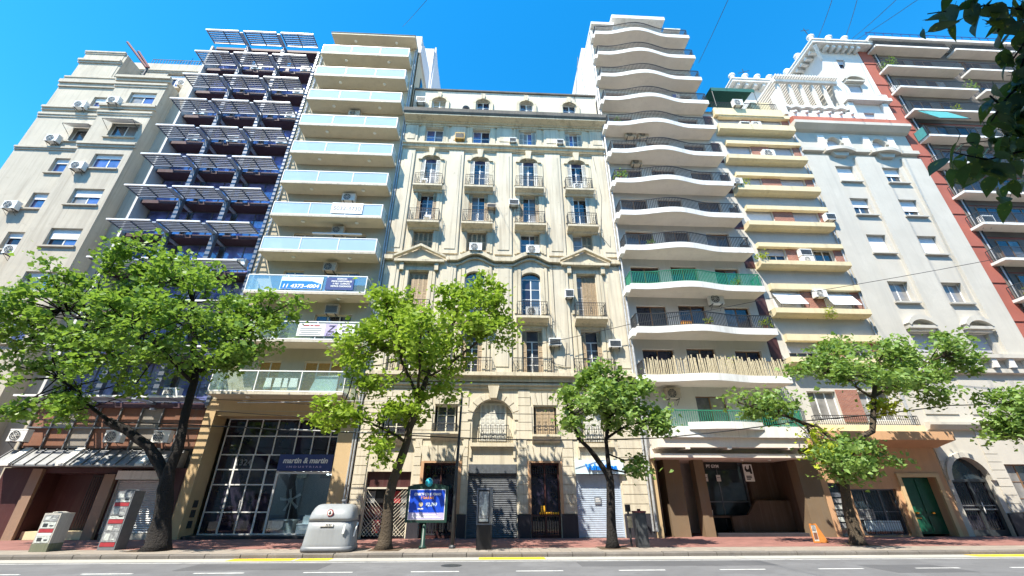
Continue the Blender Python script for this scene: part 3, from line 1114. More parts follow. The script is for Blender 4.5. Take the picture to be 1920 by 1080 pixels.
put('shop_room', MB().poly((-11.9, 29.5, 0), (-8.7, 29.5, 0), (-8.7, 29.5, 3.3), (-11.9, 29.5, 3.3))
    .poly((-11.9, 26.3, .1), (-8.7, 26.3, .1), (-8.7, 29.5, .1), (-11.9, 29.5, .1))
    .poly((-11.9, 26.3, 3.2), (-11.9, 29.5, 3.2), (-8.7, 29.5, 3.2), (-8.7, 26.3, 3.2))
    .poly((-11.9, 26.3, 0), (-11.9, 29.5, 0), (-11.9, 29.5, 3.3), (-11.9, 26.3, 3.3))
    .poly((-8.7, 26.3, 0), (-8.7, 26.3, 3.3), (-8.7, 29.5, 3.3), (-8.7, 29.5, 0)), 'steel_grey', b3)
m, nt, out = _new('spot_light')
e = N(nt, 'ShaderNodeEmission')
e.inputs[0].default_value = (1, .97, .9, 1)
e.inputs[1].default_value = 9.0
nt.links.new(e.outputs[0], out.inputs[0])
for i, (xx, yy) in enumerate(((-11.4, 27.4), (-10.9, 27.4), (-10.45, 27.3), (-10.0, 27.3), (-9.6, 27.0), (-9.4, 27.0), (-9.9, 28.6), (-9.7, 28.7))):
    put('ceiling_spot', MB().lathe([(.06, 0), (.06, -.05), (.05, -.06)], (0, 0, 0), 8), 'spot_light', b3, (xx, yy, 3.18))
t = thing('shop_counter', (-11.0, 27.0, .1), 'white low counter inside the lit shop window', 'counter')
put('body', MB().box(-11.7, -10.6, 26.6, 27.3, .1, .75), 'white_paint', t)
put('top', MB().box(-11.75, -10.55, 26.55, 27.35, .752, .80), 'white_metal', t)
t = thing('shop_counter', (-9.6, 26.9, .1), 'grey low display bench at the right of the shop window', 'counter')
put('body', MB().box(-10.4, -8.8, 26.6, 27.2, .1, .55), 'blind_grey', t)
put('top', MB().box(-10.42, -8.78, 26.58, 27.22, .552, .60), 'white_metal', t)
t = thing('display_fan', (-11.05, 26.75, .8), 'large five bladed fan shown in the shop window', 'fan')
put('stand', MB().tube([(-11.05, 26.85, .8), (-11.05, 26.85, 1.75)], .03, 8), 'white_metal', t)
for i in range(5):
    a = .5+i*2*math.pi/5
    ca, sa = math.cos(a), math.sin(a)
    put('blade', MB().xz([(-11.05+.1*ca-.04*sa, 1.75+.1*sa+.04*ca), (-11.05+.55*ca-.09*sa, 1.75+.55*sa+.09*ca),
                          (-11.05+.6*ca+.05*sa, 1.75+.6*sa-.05*ca), (-11.05+.1*ca+.04*sa, 1.75+.1*sa-.04*ca)], 26.72, 26.74), 'blind_white', t)
put('hub', MB().disc((-11.05, 1.75), .12, 26.68, 26.78, 12), 'white_metal', t)
t = thing('display_appliance', (-9.9, 26.9, .6), 'small pale appliance on the bench in the shop window', 'appliance')
put('body', MB().box(-10.15, -9.65, 26.7, 27.1, .6, .95), 'white_metal', t)
put('lid', MB().box(-10.1, -9.7, 26.74, 27.06, .952, 1.02), 'blind_grey', t)

# signs on the tan block
t = thing('shop_sign', (-10.35, YC-.12, 3.2), 'navy shop sign reading martin & martin above the shop window', 'sign')
put('board', MB().box(-11.85, -8.87, YC-.16, YC-.02, 3.2, 4.05), 'sign_navy', t)
put('lettering', text_mesh('martin & martin', .40, 'letter_white', 'CENTER', .010, .01, .18, 2.45), parent=t, at=(-10.38, YC-.168, 3.60))
put('small_lettering', text_mesh('I N D U S T R I A S', .13, 'lilac', 'CENTER', .004, .006, 0, 1.9), parent=t, at=(-10.4, YC-.168, 3.36))
t = thing('house_number', (-13.75, YC-.02, 3.45), 'pale numerals 1324 on the entrance glazing', 'number')
put('numerals', text_mesh('1324', .44, 'letter_grey', 'CENTER', .008, .006, 0, .80), parent=t, at=(-13.80, YC-.062, 3.48))
t = thing('banner', (-10.15, 23.79, 19.0), 'white banner with telephone number 5032-3730 on a glass balcony', 'banner')
put('sheet', MB().box(-11.2, -9.1, 23.785, 23.797, 19.12, 20.0), 'sticker_white', t)
put('numerals', text_mesh('5032-3730', .46, 'letter_grey', 'CENTER', .012, .004, 0, 1.85), parent=t, at=(-10.15, 23.778, 19.38))
put('small_print', MB().box(-11.05, -9.25, 23.780, 23.784, 19.22, 19.27), 'letter_grey', t)
t = thing('banner', (-9.9, 23.79, 10.3), 'white banner with lilac Z square on a lower glass balcony', 'banner')
put('sheet', MB().box(-11.5, -8.2, 23.785, 23.797, 10.32, 11.10), 'sticker_white', t)
put('square', MB().box(-9.92, -9.22, 23.779, 23.784, 10.33, 11.09), 'lilac', t)
put('letter', text_mesh('Z', .62, 'letter_dark', 'CENTER', .006, .004, .15), parent=t, at=(-9.57, 23.773, 10.56))
put('name', text_mesh('ZIADE', .17, 'letter_dark', 'CENTER', .002, .004), parent=t, at=(-9.57, 23.773, 10.37))
put('small_print', MB().box(-11.2, -10.85, 23.780, 23.784, 10.92, 11.0).box(-10.8, -10.62, 23.780, 23.784, 10.93, 11.01).box(-10.57, -10.25, 23.780, 23.784, 10.92, 11.0), 'poster_red', t)
for i, zz in enumerate((10.76, 10.64, 10.5, 10.38)):
    put('small_print', MB().box(-11.35+.1*(i == 2), -10.1-.15*(i == 2), 23.780, 23.784, zz, zz+.045), 'letter_grey', t)
put('heading', text_mesh('VENDE', .20, 'letter_dark', 'CENTER', .002, .004), parent=t, at=(-8.68, 23.779, 10.84))
put('numerals', text_mesh('4815-5', .18, 'letter_dark', 'CENTER', .004, .004), parent=t, at=(-8.68, 23.779, 10.6))
t = thing('banner', (-11.9, 23.79, 13.3), 'blue and white banner with number 4373-4004, partly behind leaves', 'banner')
put('sheet', MB().box(-13.2, -10.65, 23.785, 23.797, 13.34, 14.2), 'sign_pale_blue', t)
put('band', MB().xz([(-13.15, 13.36), (-10.7, 13.36), (-10.7, 13.7), (-11.3, 13.9), (-13.15, 13.9)], 23.780, 23.784), 'letter_blue', t)
put('heading', MB().xz([(-12.2, 13.94), (-12.05, 14.15), (-11.9, 13.94)], 23.777, 23.783).xz([(-11.85, 13.95), (-11.75, 14.15), (-11.45, 14.15), (-11.55, 13.95)], 23.777, 23.783).xz([(-11.4, 13.94), (-11.25, 14.14), (-11.1, 13.94)], 23.777, 23.783), 'letter_white', t)
put('numerals', text_mesh('11 4373-4004', .34, 'letter_white', 'CENTER', .010, .004, .15, 2.2), parent=t, at=(-11.95, 23.773, 13.44))
t = thing('banner', (-9.6, 23.79, 13.3), 'navy banner with four white lines on a glass balcony', 'banner')
put('sheet', MB().box(-10.45, -8.75, 23.785, 23.797, 13.34, 14.2), 'sign_navy', t)
for zz, tx, wd in ((14.05, 'EDIFICIO', .6), (13.88, 'PISOS DISPONIBLES', 1.25), (13.71, '4° PISO - COMPLETO', 1.05), (13.54, 'METROS CUADRADOS', 1.25)):
    put('line', text_mesh(tx, .15, 'letter_white', 'CENTER', .004, .004, 0, wd), parent=t, at=(-9.5, 23.777, zz))
for zz in (.45, .95, 1.4):
    put('meter_box', MB().box(-15.448, -15.40, 25.45, 25.78, zz, zz+.34), 'dark_metal', b3)
t = thing('laundry', (-11.9, 24.3, 7.1), 'white laundry hanging behind the lowest glass balcony', 'laundry')
put('line', MB().tube([(-12.9, 24.3, 7.95), (-10.9, 24.3, 7.95)], .01, 5), 'cable_pale', t)
for a, b, c, d in ((-12.85, -12.45, 7.3, 7.94), (-12.35, -11.9, 7.2, 7.94), (-11.85, -11.55, 7.35, 7.94), (-11.5, -11.0, 7.25, 7.94)):
    put('cloth', MB().xz([(a, c), (b, c+.06), (b-.04, d), (a+.05, d)], 24.285, 24.315), 'sticker_white', t)
t = thing('white_panel', (-9.4, 24.1, 7.06), 'large white panel leaning behind the lowest glass balcony', 'panel')
put('sheet', MB().xz([(-10.2, 7.07), (-8.7, 7.07), (-8.7, 8.05), (-9.9, 8.0)], 24.0, 24.03), 'sticker_white', t)
put('edge', MB().box(-10.2, -8.7, 23.99, 24.04, 7.053, 7.068), 'blind_grey', t)

# ================================================================== classical cream building in the centre
b4 = thing('apartment_building', (.6, YF, 0), 'cream classical seven storey building with pediments and iron balconies in the centre', 'building')
X0, X1 = -7.35, 8.68
BAY = (-5.05, -1.30, 2.45, 6.20)
ops = []
for i, c in enumerate(BAY):
    ops += [(c-.68, c+.68, 27.1, 28.65),                 # sixth floor windows
            (c-.66, c+.66, 22.48, 25.55),                # fifth floor french doors
            (c-.66, c+.66, 19.16, 22.0),                 # fourth
            (c-.68, c+.68, 17.08, 18.7),                 # third
            (c-.64, c+.64, 12.12, 15.55 if i in (1, 2) else 15.45),
            (c-.62, c+.62, 8.62, 11.35)]
GR = [(-6.6, -4.25, 0, 3.12), (-3.62, -1.72, 0, 3.58), (-1.2, 1.45, 0, 3.5), (2.18, 3.78, 0, 3.6), (4.65, 7.10, 0, 3.72)]
MZ = [(-6.2, -4.6, 4.9, 6.6), (-3.25, -1.95, 5.18, 6.64), (-1.08, 1.26, 4.62, 7.0), (2.43, 3.76, 5.07, 6.62), (4.95, 6.85, 4.62, 6.9)]
m = MB().wall(X0, X1, 0, 29.3, YF, ops+GR+MZ, .34)
for c in BAY:
    m.arch(c-.66, c+.66, 25.18, 25.55, YF, .34, 10)
for c in (BAY[1], BAY[2]):
    m.arch(c-.64, c+.64, 15.15, 15.55, YF, .34, 10)
m.arch(-1.08, 1.26, 5.84, 7.0, YF, .34, 16)
m.arch(4.95, 6.85, 5.95, 6.9, YF, .34, 14)
m.shell(X0, X1, 25.34, 40, 0, 29.5)
wall4 = put('wall', m, 'cream_wall', b4)
# attic storey
aops = [(c-.55, c+.55, 31.4, 32.75) for c in BAY]
m = MB().wall(X0+.1, X1-.1, 29.6, 33.75, 25.55, aops, .3)
for c in BAY:
    m.arch(c-.55, c+.55, 32.45, 32.75, 25.55, .3, 8)
m.shell(X0+.1, X1-.1, 25.85, 39, 29.6, 33.75)
put('attic', m, 'attic_wall', b4)
put('roof_edge', MB().box(X0+.05, X1-.05, 25.42, 25.9, 33.755, 33.9), 'weathered_stone', b4)
for i, c in enumerate(BAY):
    window(b4, c-.55, c+.55, 31.4, 32.7, 25.55, .2, cols=2, rows=2, pm='pane_dark' if i else 'shutter_wood')
    m = MB()
    n = 12
    for k in range(n):
        a0, a1 = math.pi*k/n, math.pi*(k+1)/n

        def pt(a, r, h):
            return (c-r*math.cos(a), 32.35+h*math.sin(a))
        m.xz([pt(a0, .62, .46), pt(a1, .62, .46), pt(a1, .86, .66), pt(a0, .86, .66)], 25.40, 25.548)
    m.box(c-.86, c-.62, 25.41, 25.548, 30.6, 32.35).box(c+.62, c+.86, 25.41, 25.548, 30.6, 32.35)
    o = put('window_surround', m, 'cream_trim', b4)
    put('keystone', MB().xz([(c-.13, 32.75), (c+.13, 32.75), (c+.18, 33.35), (c-.18, 33.35)], 25.30, 25.546), 'cream_trim', o)
# main cornice
put('cornice', MB().yz([(YF+.1, 28.86), (YF-.16, 28.86), (YF-.16, 29.04), (YF-.30, 29.04), (YF-.30, 29.14), (YF-.86, 29.24), (YF-.86, 29.36), (25.5, 29.36)], X0-.1, X1+.1), 'cream_trim', b4)
put('cornice_top', MB().yz([(YF-.90, 29.364), (YF-.98, 29.52), (YF-.98, 29.88), (25.5, 29.95), (25.5, 29.364)], X0-.16, X1+.16), 'weathered_stone', b4)
m = MB()
x = X0
while x < X1:
    m.box(x, x+.10, YF-.27, YF-.162, 29.045, 29.138)
    x += .19
put('dentils', m, 'cream_trim', b4, kind='stuff')
# string courses


def course(z0, z1, pr, mat='cream_trim', y=YF):
    return put('string_course', MB().yz([(y+.02, z0), (y-pr*.5, z0), (y-pr*.5, (z0+z1)/2), (y-pr, (z0+z1)/2+.03), (y-pr, z1-.03), (y-pr*.7, z1), (y+.02, z1)], X0-.05, X1+.05), mat, b4)


course(26.55, 26.95, .30)
course(26.2, 26.35, .20)
course(7.62, 7.95, .22)
course(8.02, 8.56, .48)
# pilasters
PIL = ((X0+.02, -6.35), (-3.72, -2.58), (-.03, 1.16), (3.74, 4.94), (7.52, X1-.02))
for a, b in PIL:
    for z0, z1 in ((8.6, 16.05), (16.85, 26.18), (26.98, 28.84)):
        o = put('pilaster', MB().box(a, b, YF-.11, YF+.02, z0, z1), 'cream_wall', b4)
        if b-a > .8:
            put('raised_field', MB().box(a+.2, b-.2, YF-.15, YF-.112, z0+.35, z1-.35), 'cream_wall', o)
for c in BAY:      # panel borders beside each bay
    for s_ in (-1, 1):
        xx = c+s_*1.02
        for z0, z1 in ((8.6, 11.9), (12.5, 15.9), (16.95, 19.0), (19.66, 22.3), (22.98, 25.3), (27.0, 29.1)):
            put('bay_moulding', cached(('mould', round(z1-z0, 2)), lambda: MB().box(-.09, .09, -.07, .01, 0, z1-z0), 'cream_trim'), parent=b4, at=(xx, YF, z0))
# windows and french doors
for i, c in enumerate(BAY):
    window(b4, c-.68, c+.68, 27.1, 28.65, YF, .24, cols=2, rows=2, pm='pane_blue')
    if i > 1:
        for s_ in (-1, 1):
            put('shutter', cached('sh6', lambda: shutter_mb(.36, 1.5), 'shutter_pale'), parent=b4, at=(c+s_*.50-.18, YF+.1, 27.12))
    window(b4, c-.66, c+.66, 22.48, 25.2, YF, .26, cols=2, rows=4, pm='pane_dark', name='french_door')
    put('fanlight', MB().box(c-.64, c+.64, YF+.25, YF+.29, 25.2, 25.55), 'pane_blue', b4)
    for s_ in (-1, 1):
        put('shutter', cached('sh5', lambda: shutter_mb(.42, 2.2), 'shutter_pale'), parent=b4, at=(c+s_*.62-.21, YF-.03-.05, 22.99))
    window(b4, c-.66, c+.66, 19.16, 22.0, YF, .26, cols=2, rows=4, pm='pane_dark', name='french_door')
    for s_ in (-1, 1):
        put('shutter', cached('sh4', lambda: shutter_mb(.30, 2.3), 'shutter_wood' if i != 3 else 'shutter_pale'), parent=b4, at=(c+s_*.60-.15, YF-.08, 19.68))
    # third floor: closed wooden shutters or open
    window(b4, c-.68, c+.68, 17.08, 18.7, YF, .26, cols=2, rows=2, pm='pane_dark')
    k = (4, 4, 1, 2)[i]
    for j in range(4):
        if k == 4 or (k == 1 and j == 3) or (k == 2 and j > 1):
            put('shutter', cached('sh3', lambda: shutter_mb(.33, 1.6), 'shutter_wood'), parent=b4, at=(c-.67+j*.335, YF+.12, 17.09))
    hh = 3.41 if i in (1, 2) else 3.31
    window(b4, c-.64, c+.64, 12.12, 12.12+hh-(.4 if i in (1, 2) else 0), YF, .26, cols=2, rows=4, pm='pane_dark' if i != 3 else 'pane_curtain', name='french_door')
    if i in (1, 2):
        put('fanlight', MB().box(c-.62, c+.62, YF+.25, YF+.29, 15.13, 15.55), 'pane_dark', b4)
    if i == 3:
        for j in range(3):
            put('shutter', cached('sh2', lambda: shutter_mb(.36, 2.9), 'shutter_wood'), parent=b4, at=(c-.28+j*.30, YF+.16, 12.5))
    if i == 0:
        for j in range(4):
            put('shutter', cached('sh2b', lambda: shutter_mb(.31, 2.9), 'shutter_wood'), parent=b4, at=(c-.63+j*.315, YF+.16, 12.5))
    window(b4, c-.62, c+.62, 8.62, 10.7, YF, .26, cols=2, rows=4, pm='pane_dark', name='french_door')
    put('fanlight', MB().box(c-.60, c+.60, YF+.25, YF+.29, 10.7, 11.35), 'pane_dark', b4)
    for s_ in (-1, 1):
        put('shutter', cached('sh1', lambda: shutter_mb(.34, 2.65), 'shutter_wood'), parent=b4, at=(c+s_*.53-.17, YF-.02+.06, 8.64))
    # surrounds
    for z0, z1, hw in ((8.6, 11.45, .66), (12.46, 15.5, .68), (17.02, 18.78, .72), (19.64, 22.08, .70), (22.96, 25.2, .72), (27.05, 28.72, .72)):
        for s_ in (-1, 1):
            xj = c+s_*(hw+.11)
            put('window_jamb', MB().box(xj-.11, xj+.11, YF-.09, YF+.01, z0, z1+.2), 'cream_trim', b4)
        if z0 not in (22.96,) and not (z0 == 12.46 and i in (1, 2)):
            put('window_lintel', MB().box(c-hw, c+hw, YF-.088, YF+.01, z1, z1+.2), 'cream_trim', b4)
    # fifth floor arched hood with keystone
    m = MB()
    n = 10
    for k in range(n):
        a0, a1 = math.pi*k/n, math.pi*(k+1)/n
        q = [(c-r*math.cos(a), 25.2+h*math.sin(a)) for a, r, h in ((a0, .70, .42), (a1, .70, .42), (a1, .98, .70), (a0, .98, .70))]
        m.xz(q, YF-.2, YF+.005)
    o = put('arched_hood', m, 'cream_trim', b4)
    put('keystone', MB().xz([(c-.15, 25.45), (c+.15, 25.45), (c+.24, 26.25), (c-.24, 26.25)], YF-.34, YF+.004), 'cream_trim', o)


def iron_rail(x0, x1, y0, y1, z0, z1):
    m = bars_mb([(x0, y1), (x0, y0), (x1, y0), (x1, y1)], z0, z1, .13, .010, .022)
    m.tube([(x0, y0, z1-.2), (x1, y0, z1-.2)], .012, 4)
    for xx in (x0+.3, x1-.3, (x0+x1)/2):      # scrolls
        for s_ in (-1, 1):
            m.tube([(xx+s_*.11*math.sin(t/6*6.28)*(1-t/9), y0-.015, z0+.18+.07*t) for t in range(8)], .013, 4)
    return m


def stone_balcony(c, hw, z, dep, rail_h, nm='balcony'):
    o = put(nm, MB().yz([(YF-.09, z-.42), (YF-.2, z-.42), (YF-.28, z-.30), (YF-dep*.75, z-.24), (YF-dep, z-.15), (YF-dep, z), (YF-.002, z), (YF-.002, z-.42)], c-hw, c+hw), 'cream_trim', b4)
    put('railing', iron_rail(c-hw+.06, c+hw-.06, YF-dep+.07, YF-.03, z+.002, z+rail_h), 'iron', o)
    return o


for i, c in enumerate(BAY):
    stone_balcony(c, 1.06, 22.45, .62, 1.02)
    stone_balcony(c, 1.10, 19.12, .72, 1.05)
    stone_balcony(c, 1.02, 12.08, .75, .98)
    put('railing', iron_rail(c-1.25, c+1.25, YF-.42, YF-.05, 8.565, 9.42), 'iron', b4)
# second floor pediments and curved hoods
for i, c in enumerate(BAY):
    if i in (0, 3):
        m = MB().xz([(c-1.6, 16.2), (c+1.6, 16.2), (c+1.6, 16.36), (c, 17.15), (c-1.6, 16.36)], YF-.12, YF)
        o = put('pediment', m, 'cream_trim', b4)
        put('pediment_moulding', MB().xz([(c-1.72, 16.36), (c, 17.22), (c+1.72, 16.36), (c+1.72, 16.50), (c, 17.40), (c-1.72, 16.50)], YF-.42, YF-.122), 'cream_trim', o)
        put('pediment_moulding', MB().box(c-1.66, c+1.66, YF-.38, YF-.004, 16.02, 16.198), 'cream_trim', o)
        for s_ in (-1, 1):
            put('console', MB().box(c+s_*1.15-.13, c+s_*1.15+.13, YF-.26, YF-.002, 15.45, 16.018), 'cream_trim', o)
    else:
        n = 14
        m = MB()
        for k in range(n):
            xa, xb = c-1.75+3.5*k/n, c-1.75+3.5*(k+1)/n

            def hz(x):
                u = min(1, abs(x-c)/1.25)
                return 16.2+.52*math.cos(u*math.pi/2)**1.3
            m.xz([(xa, hz(xa)), (xb, hz(xb)), (xb, hz(xb)+.30), (xa, hz(xa)+.30)], YF-.36, YF)
            m.xz([(xa, hz(xa)-.28), (xb, hz(xb)-.28), (xb, hz(xb)-.16), (xa, hz(xa)-.16)], YF-.16, YF)
        put('curved_hood', m, 'cream_trim', b4)
for a, b in ((X0-.03, -6.85), (-3.25, -3.1), (.5, .68), (4.2, 4.45), (7.95, X1+.03)):
    put('string_course', MB().box(a, b, YF-.34, YF, 16.2, 16.5), 'cream_trim', b4)

# rusticated lower floors: every block its own piece
rb = random.Random(11)
VOU = [(-3.62, -1.72, 3.58, 4.45), (2.18, 3.78, 3.6, 4.5), (-3.25, -1.95, 6.64, 7.4), (2.43, 3.76, 6.62, 7.4)]
block_n = 0
rows = [1.10+i*.463 for i in range(15)]
for ri in range(14):
    za, zb = rows[ri]+.016, rows[ri+1]-.016
    cut = []
    for o in GR+MZ:
        if o[2] < zb-.05 and o[3] > za+.05:
            p = .1 if o in MZ else .06
            cut.append((o[0]-p, o[1]+p))
    for a, b, c_, d_ in VOU:
        if c_ < zb-.05 and d_ > za+.05:
            cut.append((a-.18, b+.18))
    if za < 4.6 and zb > 3.45:
        cut += [(-1.25, 1.5), (4.6, 7.15), (-6.65, -4.2)]
    if zb > 6.0:
        for a, b in ((-1.08, 1.26), (4.95, 6.85)):
            cut.append((a-.25, b+.25))
    cut.sort()
    free, x = [], X0+.02
    for a, b in cut:
        if a > x+.2:
            free.append((x, a))
        x = max(x, b)
    if X1-.02 > x+.2:
        free.append((x, X1-.02))
    for a, b in free:
        n = max(1, int(round((b-a)/1.15)))
        off = (.5 if ri % 2 and n > 1 else 0)
        cuts = [a] + [a+(b-a)*(k+off*.4)/n for k in range(1, n)] + [b]
        for k in range(len(cuts)-1):
            p = .055+rb.uniform(-.006, .006)
            put('stone_block', MB().box(cuts[k]+.016, cuts[k+1]-.016, YF-p, YF+.01, za, zb), 'cream_wall', wall4)
            block_n += 1


def voussoirs(x0, x1, z0, z1, n):
    cx, spread = (x0+x1)/2, 1.28
    for k in range(n):
        a, b = x0+(x1-x0)*k/n, x0+(x1-x0)*(k+1)/n
        put('stone_block', MB().xz([(a+.018, z0), (b-.018, z0), (cx+(b-cx)*spread-.018, z1), (cx+(a-cx)*spread+.018, z1)], YF-.07, YF+.01), 'cream_wall', wall4)


for a, b, c_, d_ in VOU:
    voussoirs(a-.05, b+.05, c_+.08, d_, 5)


def arch_stones(x0, x1, zs, zt, n, th):
    cx, rx, rz = (x0+x1)/2, (x1-x0)/2, zt-zs
    for k in range(n):
        a0, a1 = math.pi*k/n+.02, math.pi*(k+1)/n-.02
        if k == n//2:
            continue
        q = [(cx-r*math.cos(a), zs+h*math.sin(a)) for a, r, h in
             ((a0, rx+.05, rz+.05), (a1, rx+.05, rz+.05), (a1, rx+th, rz+th*.9), (a0, rx+th, rz+th*.9))]
        put('stone_block', MB().xz(q, YF-.06, YF+.01), 'cream_wall', wall4)


arch_stones(-1.08, 1.26, 5.84, 7.0, 9, .42)
arch_stones(4.95, 6.85, 5.95, 6.9, 9, .40)
put('keystone', MB().xz([(-.10, 7.05), (.28, 7.05), (.42, 7.75), (-.24, 7.75)], YF-.30, YF+.005), 'cream_trim', b4)
put('keystone', MB().xz([(5.74, 6.95), (6.06, 6.95), (6.18, 7.6), (5.62, 7.6)], YF-.26, YF+.005), 'cream_trim', b4)
for a, b in ((X0, -6.62), (-4.23, -3.64), (-1.70, -1.22), (1.47, 2.16), (3.80, 4.63), (7.12, X1)):
    put('plinth', MB().box(a, b, YF-.10, YF+.02, 0, 1.08), 'dark_granite', b4)
# mezzanine windows
for (a, b, c_, d_), k in zip(MZ, (1, 1, 4, 4, 4)):
    if a in (-1.08, 4.95):
        continue
    window(b4, a+.12, b-.12, c_, d_, YF, .24, cols=2, rows=3, fm='frame_cream', pm='pane_dark')
    if k == 4:
        for j in range(3):
            put('shutter', cached('shm', lambda: shutter_mb(.34, 1.5), 'shutter_wood'), parent=b4, at=(a+.16+j*.36, YF+.1, c_+.02))
    o = put('window_sill', MB().yz([(YF-.34, c_-.14), (YF-.34, c_-.02), (YF, c_-.02), (YF, c_-.45), (YF-.12, c_-.45)], a-.12, b+.12), 'cream_trim', b4)
    put('railing', iron_rail(a-.02, b+.02, YF-.26, YF-.03, c_-.018, c_+.42), 'iron', o)
for a, b, zs in ((-1.08, 1.26, 4.62), (4.95, 6.85, 4.62)):
    put('arched_recess', MB().poly((a, YF+.33, zs), (b, YF+.33, zs), (b, YF+.33, 7.0), (a, YF+.33, 7.0)), 'cream_wall', b4)
    w5 = (b-a-.9)/5
    o = put('window', MB().box(a+.40, a+.46, YF+.26, YF+.32, zs+.1, 6.8).box(b-.46, b-.40, YF+.26, YF+.32, zs+.1, 6.8).box(a+.46, b-.46, YF+.26, YF+.32, 6.74, 6.8), 'frame_cream', b4)
    for j in range(5):
        put('shutter', cached(('shar', round(w5, 3)), lambda: shutter_mb(w5-.01, 2.12), 'shutter_pale'), parent=o, at=(a+.45+j*w5, YF+.265-.01, zs+.1))
    put('railing', iron_rail(a+.28, b-.28, YF+.02, YF+.24, zs+.02, zs+.95), 'iron', b4)
    put('window_sill', MB().box(a-.06, b+.06, YF-.22, YF+.1, zs-.22, zs-.03), 'cream_trim', b4)
    put('panel_frame', MB().box(a-.1, b+.1, YF-.1, YF+.01, zs-.36, zs-.224).box(a-.1, a+.02, YF-.1, YF+.01, 3.82, zs-.362).box(b-.02, b+.1, YF-.1, YF+.01, 3.82, zs-.362), 'cream_trim', b4)
# ground floor fillings
dv = put('shop_front', MB().box(-6.58, -4.27, YF+.2, YF+.3, 2.35, 3.12), 'maroon_granite', b4)
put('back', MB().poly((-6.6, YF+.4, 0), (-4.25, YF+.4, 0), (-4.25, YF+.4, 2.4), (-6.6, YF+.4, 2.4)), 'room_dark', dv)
rs = random.Random(23)
for r in range(3):
    for k in range(5):
        put('magazine_rack', MB().box(-6.5+k*.45, -6.1+k*.45, YF+.34, YF+.38, .25+r*.68, .82+r*.68),
            rs.choice(('poster_red', 'poster_grey', 'black', 'maroon_granite', 'black')), dv)
m = MB()
for k in range(14):
    xx = -6.75+k*.18
    for s_ in (-1, 1):
        pts = [(max(-6.58, min(-4.27, xx+s_*.28*j)), YF+.16, .1+j*.28) for j in range(9)]
        m.tube(pts, .012, 4)
for xx in (-6.57, -5.42, -4.28):
    m.box(xx-.04, xx+.04, YF+.12, YF+.2, 0, 2.35)
m.box(-6.58, -4.27, YF+.11, YF+.2, 2.28, 2.36)
put('folding_grille', m, 'frame_cream', dv)


def gate_door(x0, x1, z1):
    d_ = put('entrance_door', MB().box(x0, x0+.07, YF+.18, YF+.28, 0, z1).box(x1-.07, x1, YF+.18, YF+.28, 0, z1).box(x0+.07, x1-.07, YF+.18, YF+.28, z1-.1, z1)
             .box((x0+x1)/2-.04, (x0+x1)/2+.04, YF+.18, YF+.26, 0, z1-.1).box(x0+.07, x1-.07, YF+.19, YF+.27, .0, .12).box(x0+.07, x1-.07, YF+.19, YF+.27, .98, 1.06), 'maroon_granite', b4)
    for a, b in ((x0+.08, (x0+x1)/2-.05), ((x0+x1)/2+.05, x1-.08)):
        put('pane', MB().box(a, b, YF+.30, YF+.31, .1, z1-.1), 'pane_deep', d_)
        put('grille', bars_mb([(a, YF+.2), (b, YF+.2)], .12, .98, .13, .012, .02), 'iron', d_)
        m = MB()
        for k in range(5):
            xx = a+(b-a)*(k+.5)/5
            m.lathe([(.02, 0), (.05, .05), (.02, .1), (.05, .16), (.02, .22), (.03, .3)], (xx, YF+.21, z1-.55), 6)
        put('baluster_crest', m, 'iron', d_)
    put('door_frame', MB().box(x0-.16, x0, YF-.10, YF+.02, 1.1, z1).box(x1, x1+.16, YF-.10, YF+.02, 1.1, z1).box(x0-.16, x1+.16, YF-.10, YF+.02, z1, z1+.08), 'peach_wall', b4)
    return d_


gate_door(-3.60, -1.74, 3.56)
g3 = gate_door(2.20, 3.76, 3.58)
put('gilding', MB().box(2.72, 2.80, YF+.10, YF+.16, 1.18, 1.48).box(2.86, 2.94, YF+.10, YF+.16, 1.18, 1.48), 'gold_paint', g3)
m = MB()
for k in range(9):
    m.lathe([(.03, 0), (.055, .05), (.03, .11)], (2.68+k*.12, YF+.15, 1.07), 6)
put('gilding', m, 'gold_paint', g3)
roller(b4, -1.18, 1.43, 0.0, 3.05, YF+.14, 'roller_dark', pitch=.085)
put('shutter_box', MB().box(-1.19, 1.44, YF-.02, YF+.3, 3.05, 3.5), 'roller_dark', b4)
roller(b4, 4.68, 7.08, 0.0, 3.0, YF+.14, 'roller_blue', pitch=.10, dep=.012)
t = thing('shop_sign', (5.9, YF-.1, 3.0), 'pale blue shop sign with bright blue letters behind the slim tree', 'sign')
put('board', MB().box(4.64, 7.3, YF-.22, YF-.02, 3.02, 3.72), 'sign_pale_blue', t)
put('lettering', text_mesh('Vuhabitos', .42, 'letter_blue', 'CENTER', .016, .05, 0, 1.75), parent=t, at=(6.05, YF-.27, 3.22))
t = thing('shutter_notice', (5.75, YF+.08, 1.6), 'small grey notice stuck on the pale roller shutter', 'notice')
put('sheet', MB().box(5.62, 5.98, YF+.085, YF+.095, 1.55, 1.9), 'letter_grey', t)
put('print', MB().box(5.67, 5.93, YF+.078, YF+.083, 1.68, 1.72).box(5.67, 5.88, YF+.078, YF+.083, 1.78, 1.82), 'sticker_white', t)
for zz in (7.4, 7.2):
    put('drain_pipe', MB().tube([(X1+.05 if zz > 7.3 else X1-.12, YF-.1, .3), (X1+.05 if zz > 7.3 else X1-.12, YF-.1, 33)], .055, 8), 'pipe', b4)
